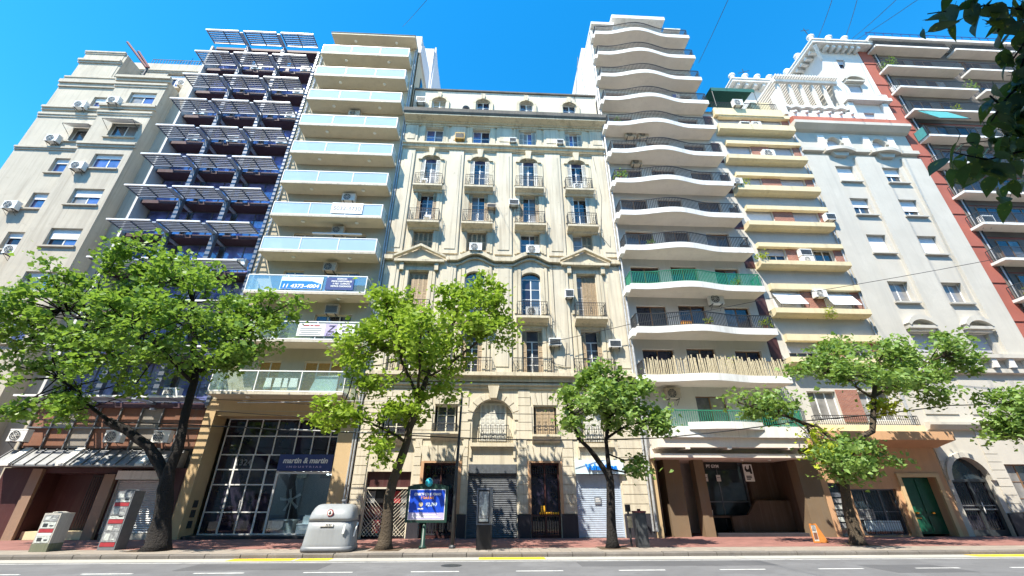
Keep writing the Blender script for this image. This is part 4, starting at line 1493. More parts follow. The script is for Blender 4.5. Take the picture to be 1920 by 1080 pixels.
# air conditioners on the cream building
ac_window(-3.35, YF, 27.2, 'rust stained window air conditioner between the first and second top windows', 'ac_rust', .75, .6)
ac_window(.95, YF, 27.05, 'white box air conditioner between the second and third top windows', 'ac_white', .55, .42)
ac_window(4.72, YF, 27.05, 'white box air conditioner between the third and fourth top windows', 'ac_white', .55, .42)
ac_split(-1.75, YF, 16.95, 'air conditioner on the sill of the second shuttered window', 'ac_white', .85, .55)
ac_split(2.15, YF, 16.85, 'air conditioner on the sill of the third shuttered window', 'ac_white', .9, .6)
ac_window(.95, YF, 20.9, 'box air conditioner left of the third fourth-floor balcony', 'ac_white', .7, .45)
ac_split(2.05, YF-.15, 12.12, 'fan air conditioner standing on the second-floor balcony', 'ac_white', .8, .6)
ac_window(4.65, YF, 13.55, 'stacked air conditioner left of the right second-floor balcony', 'ac_white', .55, .55)
ac_window(3.45, YF, 10.25, 'grilled air conditioner right of the third first-floor door', 'ac_white', .75, .45)
ac_window(7.2, YF, 10.2, 'grilled air conditioner right of the last first-floor door', 'ac_white', .75, .45)
ac_split(-6.95, 25.55, 31.8, 'air conditioner at the left end of the attic storey', 'ac_white', .8, .6, fan=False)
ac_split(5.75, YF-.08, 22.5, 'low air conditioner on the right fifth-floor balcony', 'ac_white', .7, .45)
ac_window(-.65, YF-.0, 20.6, 'dark box air conditioner right of the second fourth-floor balcony', 'ac_old', .65, .3)
t = thing('satellite_dish', (-2.6, YF-.8, 29.95), 'small dish standing on the dark cornice', 'dish')
put('dish', MB().lathe([(.02, 0), (.22, .06), (.30, .16), (.29, .17), (.2, .08)], (-2.6, YF-.7, 30.1), 14), 'steel_grey', t)
put('mast', MB().tube([(-2.6, YF-.7, 29.9), (-2.6, YF-.7, 30.15)], .03, 6), 'dark_metal', t)
for i, (cx, z) in enumerate(((BAY[0]+.2, 19.12), (BAY[0]-.3, 22.45))):
    t = thing('balcony_chair', (cx, YF-.35, z), ('white chair on the left fourth-floor balcony', 'white chair on the left fifth-floor balcony')[i], 'chair', 'balcony chairs')
    put('seat', MB().box(cx-.22, cx+.22, YF-.55, YF-.15, z+.40, z+.44), 'white_metal', t)
    put('backrest', MB().box(cx-.22, cx+.22, YF-.16, YF-.12, z+.44, z+.85), 'white_metal', t)
    for a in (-.2, .17):
        for b in (-.54, -.18):
            put('leg', MB().box(cx+a, cx+a+.03, YF+b, YF+b+.03, z+.004, z+.40), 'white_metal', t)

# ================================================================== tower with wavy white balconies
Y5 = 24.8
b5 = thing('apartment_tower', (13.1, Y5, 0), 'tall white tower with wavy balcony fronts right of the cream building', 'building')
LV5 = [39.78-2.889*i for i in range(9)] + [13.75, 10.8, 7.82]
ops = []
for z in LV5:
    ops += [(9.3, 11.3, z+.42, z+2.35), (12.1, 13.95, z+.42, z+2.45), (15.2, 16.9, z+.42, z+2.35)]
ops += [(12.1, 13.95, 5.3, 7.3), (15.0, 16.9, 5.3, 7.2)]
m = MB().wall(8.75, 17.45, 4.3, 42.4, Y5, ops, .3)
put('front_wall', m, 'shade_wall', b5)  # darker than the side walls, shade of the balcony recesses put into the colour
m = MB()
m.shell(8.75, 17.45, 25.1, 28.2, 4.3, 42.6)
m.poly((8.75, Y5, 4.3), (8.75, Y5, 42.4), (8.75, 25.2, 42.4), (8.75, 25.2, 4.3))
m.poly((17.45, Y5, 4.3), (17.45, 25.2, 4.3), (17.45, 25.2, 42.4), (17.45, Y5, 42.4))
put('wall', m, 'white_wall', b5)
put('rear_block', MB().box(8.70, 17.4, 28.21, 34, 0, 44.6), 'white_wall', b5)
for z in LV5:
    for a, b, c in ((9.3, 11.3, 2.35), (12.1, 13.95, 2.45), (15.2, 16.9, 2.35)):
        window(b5, a, b, z+.42, z+c, Y5, .2, cols=2, fm='wood_brown', pm='pane_deep', name='balcony_door')
for a, b, c in ((12.1, 13.95, 7.3), (15.0, 16.9, 7.2)):
    window(b5, a, b, 5.3, c, Y5, .2, cols=2, fm='wood_brown', pm='pane_deep', name='balcony_door')


def wave(x):
    u = (x-12.5)/3.0
    return 23.6-(.5*(.5+.5*math.cos(math.pi*u)) if abs(u) < 1 else 0.0)


WX = [8.72+i*(17.5-8.72)/40 for i in range(41)]


def wavy_slab():
    m = MB()
    pts = [(x, wave(x)) for x in WX] + [(17.5, Y5-.004), (8.72, Y5-.004)]
    n = len(m.v)
    k = len(WX)
    for z in (0, .42):
        m.v += [(x, y, z) for x, y in pts]
    for i in range(k-1):
        m.f.append((n+i, n+i+1, n+k+2+i+1, n+k+2+i))
    m.f.append((n+k-1, n+k, n+2*k+2, n+2*k+1))
    m.f.append((n+k+1, n, n+k+2, n+2*k+3))
    m.f.append(tuple(range(n+k+2, n+2*k+4)))
    m.f.append((n+k, n+k+1, n+2*k+3, n+2*k+2))
    return m


def wavy_soffit():
    m = MB()
    pts = [(x, wave(x)+.02) for x in WX] + [(17.48, Y5-.006), (8.74, Y5-.006)]
    m.xy(pts, -.006, -.001)
    return m


def wavy_rail():
    return bars_mb([(8.8, 24.7)] + [(x if 0 < i < 40 else (8.8 if i == 0 else 17.42), wave(x)+.1) for i, x in enumerate(WX)] + [(17.42, 24.7)], .422, 1.30, .125, .016, .034)


for i, z in enumerate(LV5):
    o = put('balcony', cached('wavy', wavy_slab, 'white_paint'), parent=b5, at=(0, 0, z))
    put('soffit', cached('wsof', wavy_soffit, 'soffit_white'), parent=o, at=(0, 0, z))
    rm = 'green_iron' if i == 9 else 'iron'
    put('railing', cached('wrail', wavy_rail, rm), parent=o, at=(0, 0, z))
    for k in range(1):
        put('end_bracket', MB().xz([(8.45, z-.1), (8.72, z-.1), (8.72, z+.42), (8.55, z+.42)], 23.9, 24.6), 'white_paint', o)
    if i == 11:
        q = random.Random(9)
        m = MB()
        x = 8.9
        while x < 17.4:
            w = q.uniform(.045, .075)
            h = q.uniform(1.25, 1.55)
            lean = q.uniform(-.04, .04)
            y = wave(x)+.04
            m.xz([(x, .43), (x+w, .43), (x+w+lean, h), (x+lean, h)], y-.012, y+.012)
            x += w+q.uniform(.02, .06)
        put('cane_screen', m, 'cane', o, (0, 0, z), kind='stuff')
# lowest balcony over the entrance, straight front
o = put('balcony', MB().box(9.3, 17.55, 23.55, Y5-.004, 4.80, 5.38), 'white_paint', b5)
m = MB()
pts = [(x, 23.50-.35*max(0, math.cos((x-12.9)/2.1*math.pi/2)) if abs(x-12.9) < 2.1 else 23.50) for x in [10.8+.21*i for i in range(21)]]
m.xy(pts+[(15.0, 23.548), (10.8, 23.548)], 5.2, 5.58)
put('bowed_parapet', m, 'white_paint', o)
put('railing', bars_mb([(9.4, 24.7), (9.4, 23.7), (17.45, 23.7), (17.45, 24.7)], 5.382, 6.25, .125, .013, .028), 'green_iron', o)
put('canopy_beam', MB().box(9.0, 17.35, 23.7, 24.7, 4.30, 4.796), 'soffit_white', b5)
for xx in (10.6, 12.9, 16.3):
    put('rib', MB().box(xx-.12, xx+.12, 23.66, 24.75, 4.20, 4.298), 'soffit_white', b5)
put('porch_ceiling', MB().box(8.8, 17.4, 23.9, 29.6, 3.80, 4.0), 'soffit_white', b5)
put('porch_beam', MB().box(8.8, 17.4, 24.72, 25.2, 4.002, 4.34), 'soffit_white', b5)
for xx in (14.3, 15.9):
    put('ceiling_lamp', MB().lathe([(.09, 0), (.09, -.03), (.07, -.05)], (0, 0, 0), 10), 'lamp_white', b5, (xx, 25.2, 3.80))
put('pillar', MB().box(8.72, 9.02, 24.7, 25.4, 0, 4.0), 'ochre_wall', b5)
put('pillar', MB().box(17.15, 18.3, 24.85, 25.6, 0, 4.2), 'shaded_tan', b5)
put('column', MB().box(9.75, 10.7, 25.3, 26.4, 0, 3.8), 'shaded_tan', b5)
put('column', MB().box(11.5, 12.05, 25.3, 25.9, 0, 3.8), 'shaded_tan', b5)
put('porch_side', MB().poly((8.9, 25.3, 0), (8.9, 29.6, 0), (8.9, 29.6, 3.9), (8.9, 25.3, 3.9)), 'dark_granite', b5)
put('porch_side', MB().poly((17.2, 25.3, 0), (17.2, 25.3, 3.9), (17.2, 29.6, 3.9), (17.2, 29.6, 0)), 'shaded_porch_stone', b5)
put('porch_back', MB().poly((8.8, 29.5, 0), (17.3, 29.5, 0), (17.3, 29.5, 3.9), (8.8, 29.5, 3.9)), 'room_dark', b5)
gw = put('gym_window', MB().box(12.2, 12.28, 27.4, 27.5, .1, 3.8).box(15.4, 15.5, 27.4, 27.5, .1, 3.8).box(12.28, 15.4, 27.4, 27.5, 3.7, 3.8).box(13.8, 13.86, 27.42, 27.48, .1, 3.7).box(12.28, 15.4, 27.4, 27.5, 1.62, 1.68), 'steel_grey', b5)
for a, b in ((12.28, 13.8), (13.86, 15.4)):
    for c, d in ((.15, 1.62), (1.68, 3.7)):
        put('pane', MB().box(a, b, 27.44, 27.455, c, d), 'pane_shop', gw)
put('stone_wall', MB().box(15.5, 17.2, 27.1, 27.5, 0, 3.8), 'shaded_porch_stone', b5)
put('low_wall', MB().xz([(13.6, 0), (17.2, 0), (17.2, 1.72), (15.2, 1.72), (14.6, 1.0), (13.6, .9)], 26.3, 26.5), 'shaded_porch_stone', b5)
put('step', MB().box(12.2, 17.2, 25.3, 26.28, 0, .16), 'dark_granite', b5)
put('bench_ledge', MB().box(12.3, 15.3, 26.52, 27.3, .85, .95), 'shaded_porch_stone', b5)
t = thing('gym_sign', (13.4, 26.9, 3.4), 'dark sign board reading PT GYM under the porch ceiling', 'sign')
put('board', MB().box(12.75, 14.9, 26.9, 27.0, 3.4, 3.78), 'black', t)
put('lettering', text_mesh('PT GYM', .24, 'letter_white', 'LEFT', .006, .01, 0, .75), parent=t, at=(12.95, 26.885, 3.48))
t = thing('gym_banner', (12.55, 26.7, 3.1), 'small dark red and white banner hanging beside the gym board', 'banner')
put('sheet', MB().box(12.3, 12.72, 26.7, 26.72, 3.12, 3.75), 'poster_red', t)
for xx in (12.47, 12.66):
    put('stripe', MB().box(xx, xx+.05, 26.69, 26.698, 3.12, 3.75), 'sticker_white', t)
put('stripe', MB().box(12.3, 12.85, 26.688, 26.698, 3.06, 3.12), 'sticker_white', t)
t = thing('gym_poster', (15.35, 26.6, 2.75), 'white poster with black flexed arm figure in the porch', 'poster')
put('sheet', MB().box(15.05, 15.6, 26.6, 26.62, 2.72, 3.66), 'sticker_white', t)
put('figure', MB().xz([(15.12, 3.35), (15.16, 3.52), (15.24, 3.58), (15.22, 3.42), (15.30, 3.36), (15.40, 3.42), (15.44, 3.60), (15.52, 3.60), (15.54, 3.15), (15.44, 3.12), (15.40, 3.24), (15.20, 3.24)], 26.59, 26.598), 'black', t)
for zz in (2.98, 2.90, 2.82):
    put('print', MB().box(15.14, 15.46-.08*(zz < 2.85), 26.592, 26.598, zz, zz+.05), 'black', t)
for i, (xx, zz) in enumerate(((12.9, 2.75), (13.7, 2.75))):
    t = thing('window_notice', (xx, 27.38, zz), ('white notice on the left half of the gym window', 'white notice in the middle of the gym window')[i], 'notice')
    put('sheet', MB().box(xx, xx+.26, 27.38, 27.39, zz, zz+.36), 'sticker_white', t)
    put('print', MB().box(xx+.04, xx+.22, 27.374, 27.379, zz+.2, zz+.23), 'letter_grey', t)
t = thing('paper_cup', (12.75, 26.9, .95), 'white cup standing on the porch ledge', 'cup')
put('body', MB().lathe([(.07, 0), (.10, .26), (.09, .26), (.065, .02)], (12.75, 26.9, .952), 12), 'sticker_white', t)
put('rim', MB().lathe([(.10, .255), (.106, .262), (.10, .27)], (12.75, 26.9, .952), 12), 'sticker_white', t)
# top of the tower
put('penthouse', MB().box(11.1, 15.8, 24.9, 28.0, 42.4, 43.4), 'soffit_white', b5)
put('penthouse_roof', MB().box(10.8, 16.0, 24.2, 28.1, 43.4, 43.85), 'white_paint', b5)
put('roof_slab', MB().box(8.72, 10.9, 24.3, 28.1, 42.41, 42.75), 'white_paint', b5)
put('roof_slab', MB().box(15.9, 17.5, 24.5, 28.1, 42.41, 42.6), 'white_paint', b5)
put('drain_pipe', MB().tube([(8.62, 24.5, .3), (8.62, 24.5, 40)], .06, 8), 'pipe', b5)
put('drain_pipe', MB().tube([(8.66, 25.6, 31), (8.66, 30, 44)], .08, 8), 'pipe', b5)
ac_split(10.3, Y5, 27.85, 'left one of two air conditioners on the fifth wavy balcony wall', 'ac_old', .85, .55)
ac_split(11.35, Y5, 27.85, 'right one of two air conditioners on the fifth wavy balcony wall', 'ac_old', .85, .55)
ac_split(10.45, Y5, 24.95, 'air conditioner on the sixth wavy balcony wall from the top', 'ac_old', .8, .55)
ac_split(14.1, Y5, 13.2, 'large fan air conditioner under the green railed wavy balcony', 'ac_white', .95, .68)
ac_split(10.2, Y5, 7.05, 'air conditioner under the cane screened balcony above the slim tree', 'ac_old', .85, .6)
plant('balcony_plant', (9.2, 23.85, LV5[6]+.42), 'leafy pot plant at the left end of the seventh wavy balcony', .6, 160, 'leaf_mid', seed=3)
plant('balcony_plant', (17.0, 23.85, LV5[10]+.42), 'reddish pot plant at the right end of the balcony below the green rail', .45, 110, 'leaf_yellow', seed=4)
plant('balcony_plant', (14.2, 23.75, LV5[11]+.9), 'tuft of leaves topping the cane screen', .4, 90, 'leaf_yellow', seed=5, pot=False)
t = thing('balcony_planter', (11.9, 23.55, LV5[10]+.42), 'small orange box behind the rail below the green balcony', 'planter')
put('box', MB().box(11.5, 12.1, 23.4, 23.6, LV5[10]+.425, LV5[10]+.72), 'letter_orange', t)
put('rim', MB().box(11.48, 12.12, 23.38, 23.62, LV5[10]+.722, LV5[10]+.75), 'terracotta', t)

# ================================================================== block with yellow slabs and brick panels
b6 = thing('apartment_building', (21.6, YF, 0), 'grey block with yellow window slabs and brick panels right of the white tower', 'building')
SL = [(29.0, 29.7), (25.77, 26.3), (22.62, 23.2), (19.40, 19.88), (16.14, 16.57), (12.50, 12.97), (9.2, 9.65)]
EY = [(30.5, 30.85), (27.45, 27.78), (24.12, 24.45), (20.93, 21.27), (17.67, 18.0), (14.33, 14.75), (10.72, 11.15)]
EY = [tuple(1.8+(v-1.8)*1.0165 for v in e) for e in EY]
ops = []
for (a, b), (c, d) in zip(SL, EY):
    ops += [(18.85, 20.85, b+.02, c+.1), (22.45, 24.4, b+.02, c+.1)]
ops += [(19.2, 21.0, 6.0, 7.7), (22.4, 24.4, 6.0, 7.7)]
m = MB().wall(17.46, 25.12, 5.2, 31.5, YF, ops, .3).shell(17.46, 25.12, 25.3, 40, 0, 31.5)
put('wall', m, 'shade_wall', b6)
bk = ['blind_grey', 'blind_grey', 'blind_grey', 'blind_grey', 'pane_dark', 'blind_white', 'blind_grey']
for i, ((a, b), (c, d)) in enumerate(zip(SL, EY)):
    put('window_slab', MB().yz([(24.28, a+.12), (24.28, b), (YF, b), (YF, a), (24.5, a)], 18.3, 24.75), 'yellow_slab', b6)
    put('eyebrow', MB().yz([(24.68, c), (24.68, d), (YF, d+.03), (YF, c-.02)], 18.8, 25.05), 'yellow_slab', b6)
    for a1, b1_ in ((20.9, 22.4), (24.45, 25.1)):
        put('brick_panel', MB().box(a1, b1_, YF-.06, YF+.02, b+.01, c-.025), 'brick', b6)
    for j, (a1, b1_) in enumerate(((18.85, 20.85), (22.45, 24.4))):
        fr = (.95, .5, .45, .6, .4, .95, .6)[i] if j == 0 else (.5, .55, .45, .55, .0, .95, .5)[i]
        window(b6, a1, b1_, b+.02, c+.02, YF, .18, cols=3, fm='frame_white', pm='pane_dark', blind=fr, bm='blind_white' if (i == 5 or (i == 3 and j == 0)) else 'blind_grey')
    put('corner_window', MB().box(17.6, 18.3, YF-.03, YF+.05, b-.3, c+.25), 'maroon_granite', b6)
for a1, b1_ in ((19.2, 21.0), (22.4, 24.4)):
    window(b6, a1, b1_, 6.0, 7.7, YF, .18, cols=3, fm='frame_white', pm='pane_curtain')
put('brick_panel', MB().box(21.02, 22.38, YF-.06, YF+.02, 5.9, 7.8), 'brick', b6)
for i, (a, b) in enumerate(SL[4:6]):
    pass
awning(18.9, 20.8, YF-.02, 14.35, .6, .0, 'awning_white', 'left white window awning on the lowest clear yellow slab row', 1.05)
awning(22.5, 24.45, YF-.02, 14.35, .6, .0, 'awning_white', 'right white window awning on the lowest clear yellow slab row', 1.05)
put('roof_parapet', MB().box(18.5, 24.5, 24.6, YF, 31.1, 31.9), 'yellow_slab', b6)
put('terrace_storey', MB().box(18.6, 24.8, 26.8, 32, 31.5, 34.0), 'shade_wall', b6)
put('roof_railing', bars_mb([(18.5, 24.75), (24.3, 24.75)], 31.9, 32.75, .14, .012, .03), 'iron', b6)
put('chimney_block', MB().box(22.5, 24.2, 25.2, 26.6, 31.9, 33.5), 'yellow_slab', b6)
put('side_post', MB().box(24.75, 25.08, 24.6, 25.4, 31.5, 34.6), 'white_wall', b6)
t = thing('awning', (20.6, 26, 33.4), 'dark green roof terrace awning above the yellow slab block', 'awning', 'awnings on the facades')
m = MB().poly((18.7, 26.7, 34.5), (22.6, 26.7, 34.5), (22.6, 24.5, 34.3), (18.7, 24.5, 34.3)).box(18.7, 22.6, 24.48, 24.5, 33.9, 34.3)
m.poly((18.7, 26.7, 34.48), (18.7, 24.5, 34.28), (22.6, 24.5, 34.28), (22.6, 26.7, 34.48))
put('canvas', m, 'awning_green', t)
m = MB()
for xx in (18.75, 22.55):
    m.tube([(xx, 24.52, 31.95), (xx, 24.52, 34.3)], .03, 6)
put('post', m, 'dark_metal', t)
for xx, yy in ((25.05, 24.9), (25.18, 24.94)):
    put('drain_pipe', MB().tube([(xx, yy, 5.0), (xx, yy, 34.6)], .05, 8), 'pipe', b6)
ac_split(20.2, 24.75, 32.0, 'left air conditioner on the roof terrace under the green awning', 'ac_white', .85, .65)
ac_split(20.4, YF, 29.72, 'left one of two air conditioners on the highest yellow slab', 'ac_white', .8, .55, fan=False)
ac_split(21.4, YF, 29.72, 'right one of two air conditioners on the highest yellow slab', 'ac_white', .8, .6)
ac_split(21.5, YF, 26.35, 'air conditioner on the second yellow slab beside bricks', 'ac_white', .95, .8)
ac_split(18.0, 24.6, 23.2, 'air conditioner at the left end of the third yellow slab', 'ac_white', .7, .5)
ac_window(24.5, YF-.1, 20.3, 'window air conditioner at the right end of the fourth yellow slab', 'ac_white', .75, .55)
ac_split(21.6, YF, 17.2, 'upper one of two stacked air conditioners on the brick panel', 'ac_white', .85, .5, fan=False)
ac_split(21.6, YF, 16.6, 'lower one of two stacked air conditioners on the brick panel', 'ac_white', .85, .5)
ac_split(21.6, YF, 13.95, 'air conditioner between the two white window awnings', 'ac_white', .85, .55)
plant('trailing_plant', (21.9, 24.35, 12.55), 'yellow green plant spilling over a yellow slab', .45, 180, 'leaf_yellow', .55, 6, pot=False, sx=1.1)
plant('balcony_plant', (19.2, 24.45, SL[2][1]), 'dry thin plant on the third yellow slab', .4, 60, 'leaf_yellow', seed=8, pot=False)
plant('balcony_plant', (18.6, 24.4, SL[4][1]), 'bushy plant at the left end of the fifth yellow slab', .5, 120, 'leaf_yellow', seed=9, pot=False)
# lower floors
put('first_floor_band', MB().box(18.3, 25.3, 24.5, YF, 5.22, 5.65), 'yellow_slab', b6)
put('railing', iron_rail(19.0, 25.2, 24.6, 24.95, 5.652, 6.2), 'iron', b6)
cnp = put('entrance_canopy', MB().yz([(23.7, 4.75), (23.7, 5.2), (YF, 5.216), (YF, 4.45), (24.4, 4.6)], 18.4, 26.0), 'peach_wall', b6)
m = MB().wall(18.3, 25.75, 0, 5.2, YF-.02, [(18.75, 19.75, 0, 2.6), (19.95, 22.6, .05, 2.3), (23.05, 25.1, 0, 2.9)], .55)
put('ground_wall', m, 'peach_wall', b6)
put('shop_door', MB().box(18.75, 19.75, YF+.3, YF+.36, 0, 2.6), 'pane_shop', b6)
sw = put('shop_window', frame_mb(2.65, 2.25, 3, 2), 'steel_grey', b6, (19.95, YF+.2, .05))
for k in range(3):
    put('pane', MB().box(20.0+k*.88, 20.8+k*.88, YF+.24, YF+.25, .1, 2.25), 'pane_shop', sw)
q = random.Random(31)
t = thing('window_display', (21.2, YF+.12, .1), 'blue goods behind the grille of the shop window by the green door', 'goods')
put('blue_goods', MB().box(20.3, 22.3, YF+.13, YF+.18, .25, .75), 'sign_pale_blue', t)
put('pale_goods', MB().box(20.1, 21.0, YF+.13, YF+.18, .80, 1.3), 'poster_grey', t)
m = MB()
for k in range(20):
    m.box(20.0+k*.135, 20.012+k*.135, YF+.05, YF+.062, .08, 2.25)
for k in range(6):
    m.box(19.96, 22.6, YF+.064, YF+.075, .3+k*.35, .312+k*.35)
put('window_grille', m, 'iron', b6)
for z in (.4, .7, 1.0, 1.3, 1.6, 1.9):
    put('magazine_row', MB().box(18.8, 19.7, YF+.22, YF+.28, z, z+.22), q.choice(('poster_grey', 'poster_pale', 'steel_grey')), b6)
put('door_surround', MB().box(22.85, 23.05, YF-.14, YF, 0, 3.1).box(25.1, 25.32, YF-.14, YF, 0, 3.1).box(23.05, 25.1, YF-.14, YF, 2.9, 3.1), 'ochre_wall', b6)
gd = put('green_door', MB().box(23.05, 25.1, YF+.4, YF+.46, .1, 2.9), 'door_green', b6)
for xx in (23.12, 24.12):
    for z0, z1 in ((.2, .95), (1.05, 2.8)):
        put('door_panel', MB().box(xx+.12, xx+.78, YF+.36, YF+.398, z0, z1), 'door_green', gd)
for xx in (23.62, 24.55):
    put('knob', MB().lathe([(.02, 0), (.09, .02), (.10, .08), (.05, .12)], (xx, YF+.3, 1.05), 12), 'brass', gd)
put('letter_plate', MB().box(23.5, 23.8, YF+.34, YF+.358, .84, .88), 'brass', gd)

# ================================================================== pale grey building with corner tower
b7 = thing('apartment_building', (30.1, YF, 0), 'pale grey building with pergola terrace and overhanging corner tower', 'building')
C7 = ((27.55, 29.05), (31.5, 33.0))
R7 = [26.1, 22.83, 19.43, 15.5, 11.65]
ops = []
for a, b in C7:
    for z in R7:
        ops.append((a, b, z-1.62, z))
    ops.append((a+.18, b-.18, 27.95, 29.15))
ops += [(26.1, 28.4, 0, 3.95), (29.65, 31.4, .9, 3.6), (32.6, 34.2, .9, 3.6)]
m = MB().wall(25.13, 35.1, 0, 31.3, YF, ops, .42)
for a, b in C7:
    m.arch(a+.18, b-.18, 28.55, 29.15, YF, .34, 10)
m.arch(26.1, 28.4, 2.75, 3.95, YF, .34, 16)
m.shell(25.13, 35.1, 25.42, 40, 0, 31.3)
put('wall', m, 'pale_grey', b7)
for a, b in ((25.15, 27.15), (29.35, 31.1), (33.4, 35.08)):
    put('wall_pier', MB().box(a, b, YF-.2, YF+.01, 10.15, 27.0), 'grey_wall', b7)
rb7 = ((.8, .45), (.45, .6), (.85, .9), (.0, .0), (.75, .75))
for j, (a, b) in enumerate(C7):
    for i, z in enumerate(R7):
        window(b7, a, b, z-1.62, z, YF, .30, cols=2, pm='pane_dark' if i != 3 else 'pane_curtain', blind=rb7[i][j], bm='blind_grey' if i == 4 else 'blind_white', sill=.2, sm='grey_wall')
    window(b7, a+.2, b-.2, 27.95, 28.6, YF, .2, cols=2, pm='blind_grey', blind=.9)
    put('arch_filling', MB().box(a+.18, b-.18, YF+.22, YF+.26, 28.6, 29.15), 'blind_grey', b7)
    c = (a+b)/2
    n = 10
    m = MB()
    for k in range(n):
        t0, t1 = math.pi*k/n, math.pi*(k+1)/n
        m.xz([(c-r*math.cos(t_), 28.55+h*math.sin(t_)) for t_, r, h in ((t0, .60, .64), (t1, .60, .64), (t1, .82, .86), (t0, .82, .86))], YF-.14, YF)
    put('arch_moulding', m, 'pale_grey', b7)
    for s_ in (-1, 1):
        put('frieze_pilaster', MB().box(c+s_*1.08-.28, c+s_*1.08+.28, YF-.2, YF, 27.8, 29.3), 'white_paint', b7)
    # bowed pad under the arch
    m = MB()
    pts = [(c-1.25+.125*k, YF-.34-.32*math.sin(math.pi*k/20)) for k in range(21)]
    m.xy(pts+[(c+1.25, YF), (c-1.25, YF)], 27.42, 27.76)
    o = put('bowed_sill', m, 'pale_grey', b7)
    put('corbel', MB().xz([(c-.75, 27.416), (c-.5, 27.0), (c+.5, 27.0), (c+.75, 27.416)], YF-.3, YF), 'pale_grey', o)
    # segmental hood over the lowest window
    m = MB()
    for k in range(10):
        t0, t1 = math.pi*(.15+.7*k/10), math.pi*(.15+.7*(k+1)/10)
        m.xz([(c-r*math.cos(t_), 11.7+h*math.sin(t_)) for t_, r, h in ((t0, .95, .75), (t1, .95, .75), (t1, 1.12, 1.1), (t0, 1.12, 1.1))], YF-.45, YF)
    o = put('window_hood', m, 'grey_wall', b7)
    put('hood_shelf', MB().box(c-.98, c+.98, YF-.4, YF, 11.86, 12.06), 'grey_wall', o)
    put('hood_moulding', MB().box(c-.9, c+.9, YF-.22, YF, 11.72, 11.856), 'white_paint', o)
for a, b in ((25.12, 26.9), (29.6, 30.85), (33.6, 35.1)):
    put('string_course', MB().box(a, b, YF-.34, YF, 27.42, 27.76), 'pale_grey', b7)
put('cornice', MB().yz([(YF, 29.75), (YF-.3, 29.85), (YF-.75, 30.15), (YF-.75, 30.45), (YF, 30.5)], 25.0, 35.2), 'pale_grey', b7)
put('tile_band', MB().yz([(YF-.70, 30.46), (YF-.62, 31.0), (YF, 31.25), (YF, 30.502)], 25.05, 35.0), 'red_tile', b7)
# terrace with consoles, balustrade and pergola
put('terrace_wall', MB().box(25.2, 31.0, 25.0, 25.3, 31.3, 32.2), 'white_paint', b7)
for k in range(6):
    xx = 25.7+k*1.02
    o = put('console', MB().yz([(24.7, 31.3), (24.6, 31.7), (24.7, 32.1), (25.0, 32.4), (25.0, 31.3)], xx-.13, xx+.13), 'white_paint', b7)
    put('ball', MB().lathe([(.01, -.16), (.13, -.1), (.17, 0), (.13, .1), (.01, .16)], (xx, 24.58, 31.75), 10), 'white_paint', o, smooth=True)
m = MB()
for k in range(30):
    xa, xb = 25.3+k*.19, 25.3+(k+1)*.19
    za, zb = [32.45+.22*abs(math.sin((x_-25.7)/1.02*math.pi)) for x_ in (xa, xb)]
    m.xz([(xa, za), (xb, zb), (xb, zb+.3), (xa, za+.3)], 24.75, 25.2)
put('scalloped_rail', m, 'white_paint', b7)
for k in range(6):
    xx = 25.5+k*1.08
    o = put('pergola_post', MB().box(xx-.11, xx+.11, 24.95, 25.2, 32.7, 35.9), 'white_wall', b7)
put('pergola_beam', MB().box(25.1, 31.1, 24.75, 25.0, 35.9, 36.25), 'white_paint', b7)
put('pergola_beam', MB().box(25.1, 31.1, 28.4, 28.7, 35.9, 36.25), 'white_paint', b7)
for k in range(24):
    xx = 25.15+k*.25
    put('rafter', cached('rafter', lambda: MB().box(0, .11, 24.45, 28.9, 36.252, 36.5), 'white_wall'), parent=b7, at=(xx, 0, 0))
m = MB().wall(24.6, 31.0, 31.3, 40.3, 28.9, [(26.2, 27.4, 32.0, 34.4), (28.6, 29.8, 32.0, 34.4)], .3).shell(24.6, 31.0, 29.2, 38, 31.3, 40.3)
put('rear_wing', m, 'white_wall', b7)
for a in (26.2, 28.6):
    window(b7, a, a+1.2, 32.0, 34.4, 28.9, .2, pm='pane_dark')


def roof_cornice(x0, x1, y0, y1, z, nm):
    o = put(nm, MB().box(x0, x1, y0, y1, z, z+.3).box(x0-.08, x1+.08, y0-.08, y1, z+.302, z+.45), 'white_paint', b7)
    return o


o = roof_cornice(24.0, 30.0, 28.05, 32, 40.2, 'rear_cornice')
for k in range(6):
    put('modillion', MB().box(24.5+k*.9, 24.8+k*.9, 28.2, 28.9, 39.85, 40.196), 'white_paint', o)
# corner tower
tops = [(32.25, 33.55, 34.72, 36.1), (32.4, 33.4, 31.5, 32.45), (32.45, 33.25, 38.4, 39.7)]
m = MB().wall(31.0, 35.1, 31.3, 41.0, YF-.02, tops, .3).shell(31.0, 35.1, 25.28, 29.3, 31.3, 41.0)
m.poly((31.0, YF-.02, 31.3), (31.0, YF-.02, 41.0), (31.0, 25.28, 41.0), (31.0, 25.28, 31.3))
put('tower', m, 'white_wall', b7)
window(b7, 32.25, 33.55, 34.72, 36.1, YF-.02, .2, pm='pane_dark', blind=.9, bm='blind_grey')
window(b7, 32.4, 33.4, 31.5, 32.45, YF-.02, .2, pm='pane_dark', blind=.9, bm='blind_grey')
window(b7, 32.45, 33.25, 38.4, 39.7, YF-.02, .2, cols=1, pm='pane_deep', blind=.4, bm='blind_grey')
m = MB()
for k in range(10):
    t0, t1 = math.pi*(.1+.8*k/10), math.pi*(.1+.8*(k+1)/10)
    m.xz([(32.9-r*math.cos(t_), 36.25+h*math.sin(t_)) for t_, r, h in ((t0, .85, .6), (t1, .85, .6), (t1, 1.05, .95), (t0, 1.05, .95))], YF-.4, YF-.02)
o = put('window_hood', m, 'grey_wall', b7)
put('hood_shelf', MB().box(32.0, 33.8, YF-.35, YF-.02, 36.25, 36.42), 'grey_wall', o)
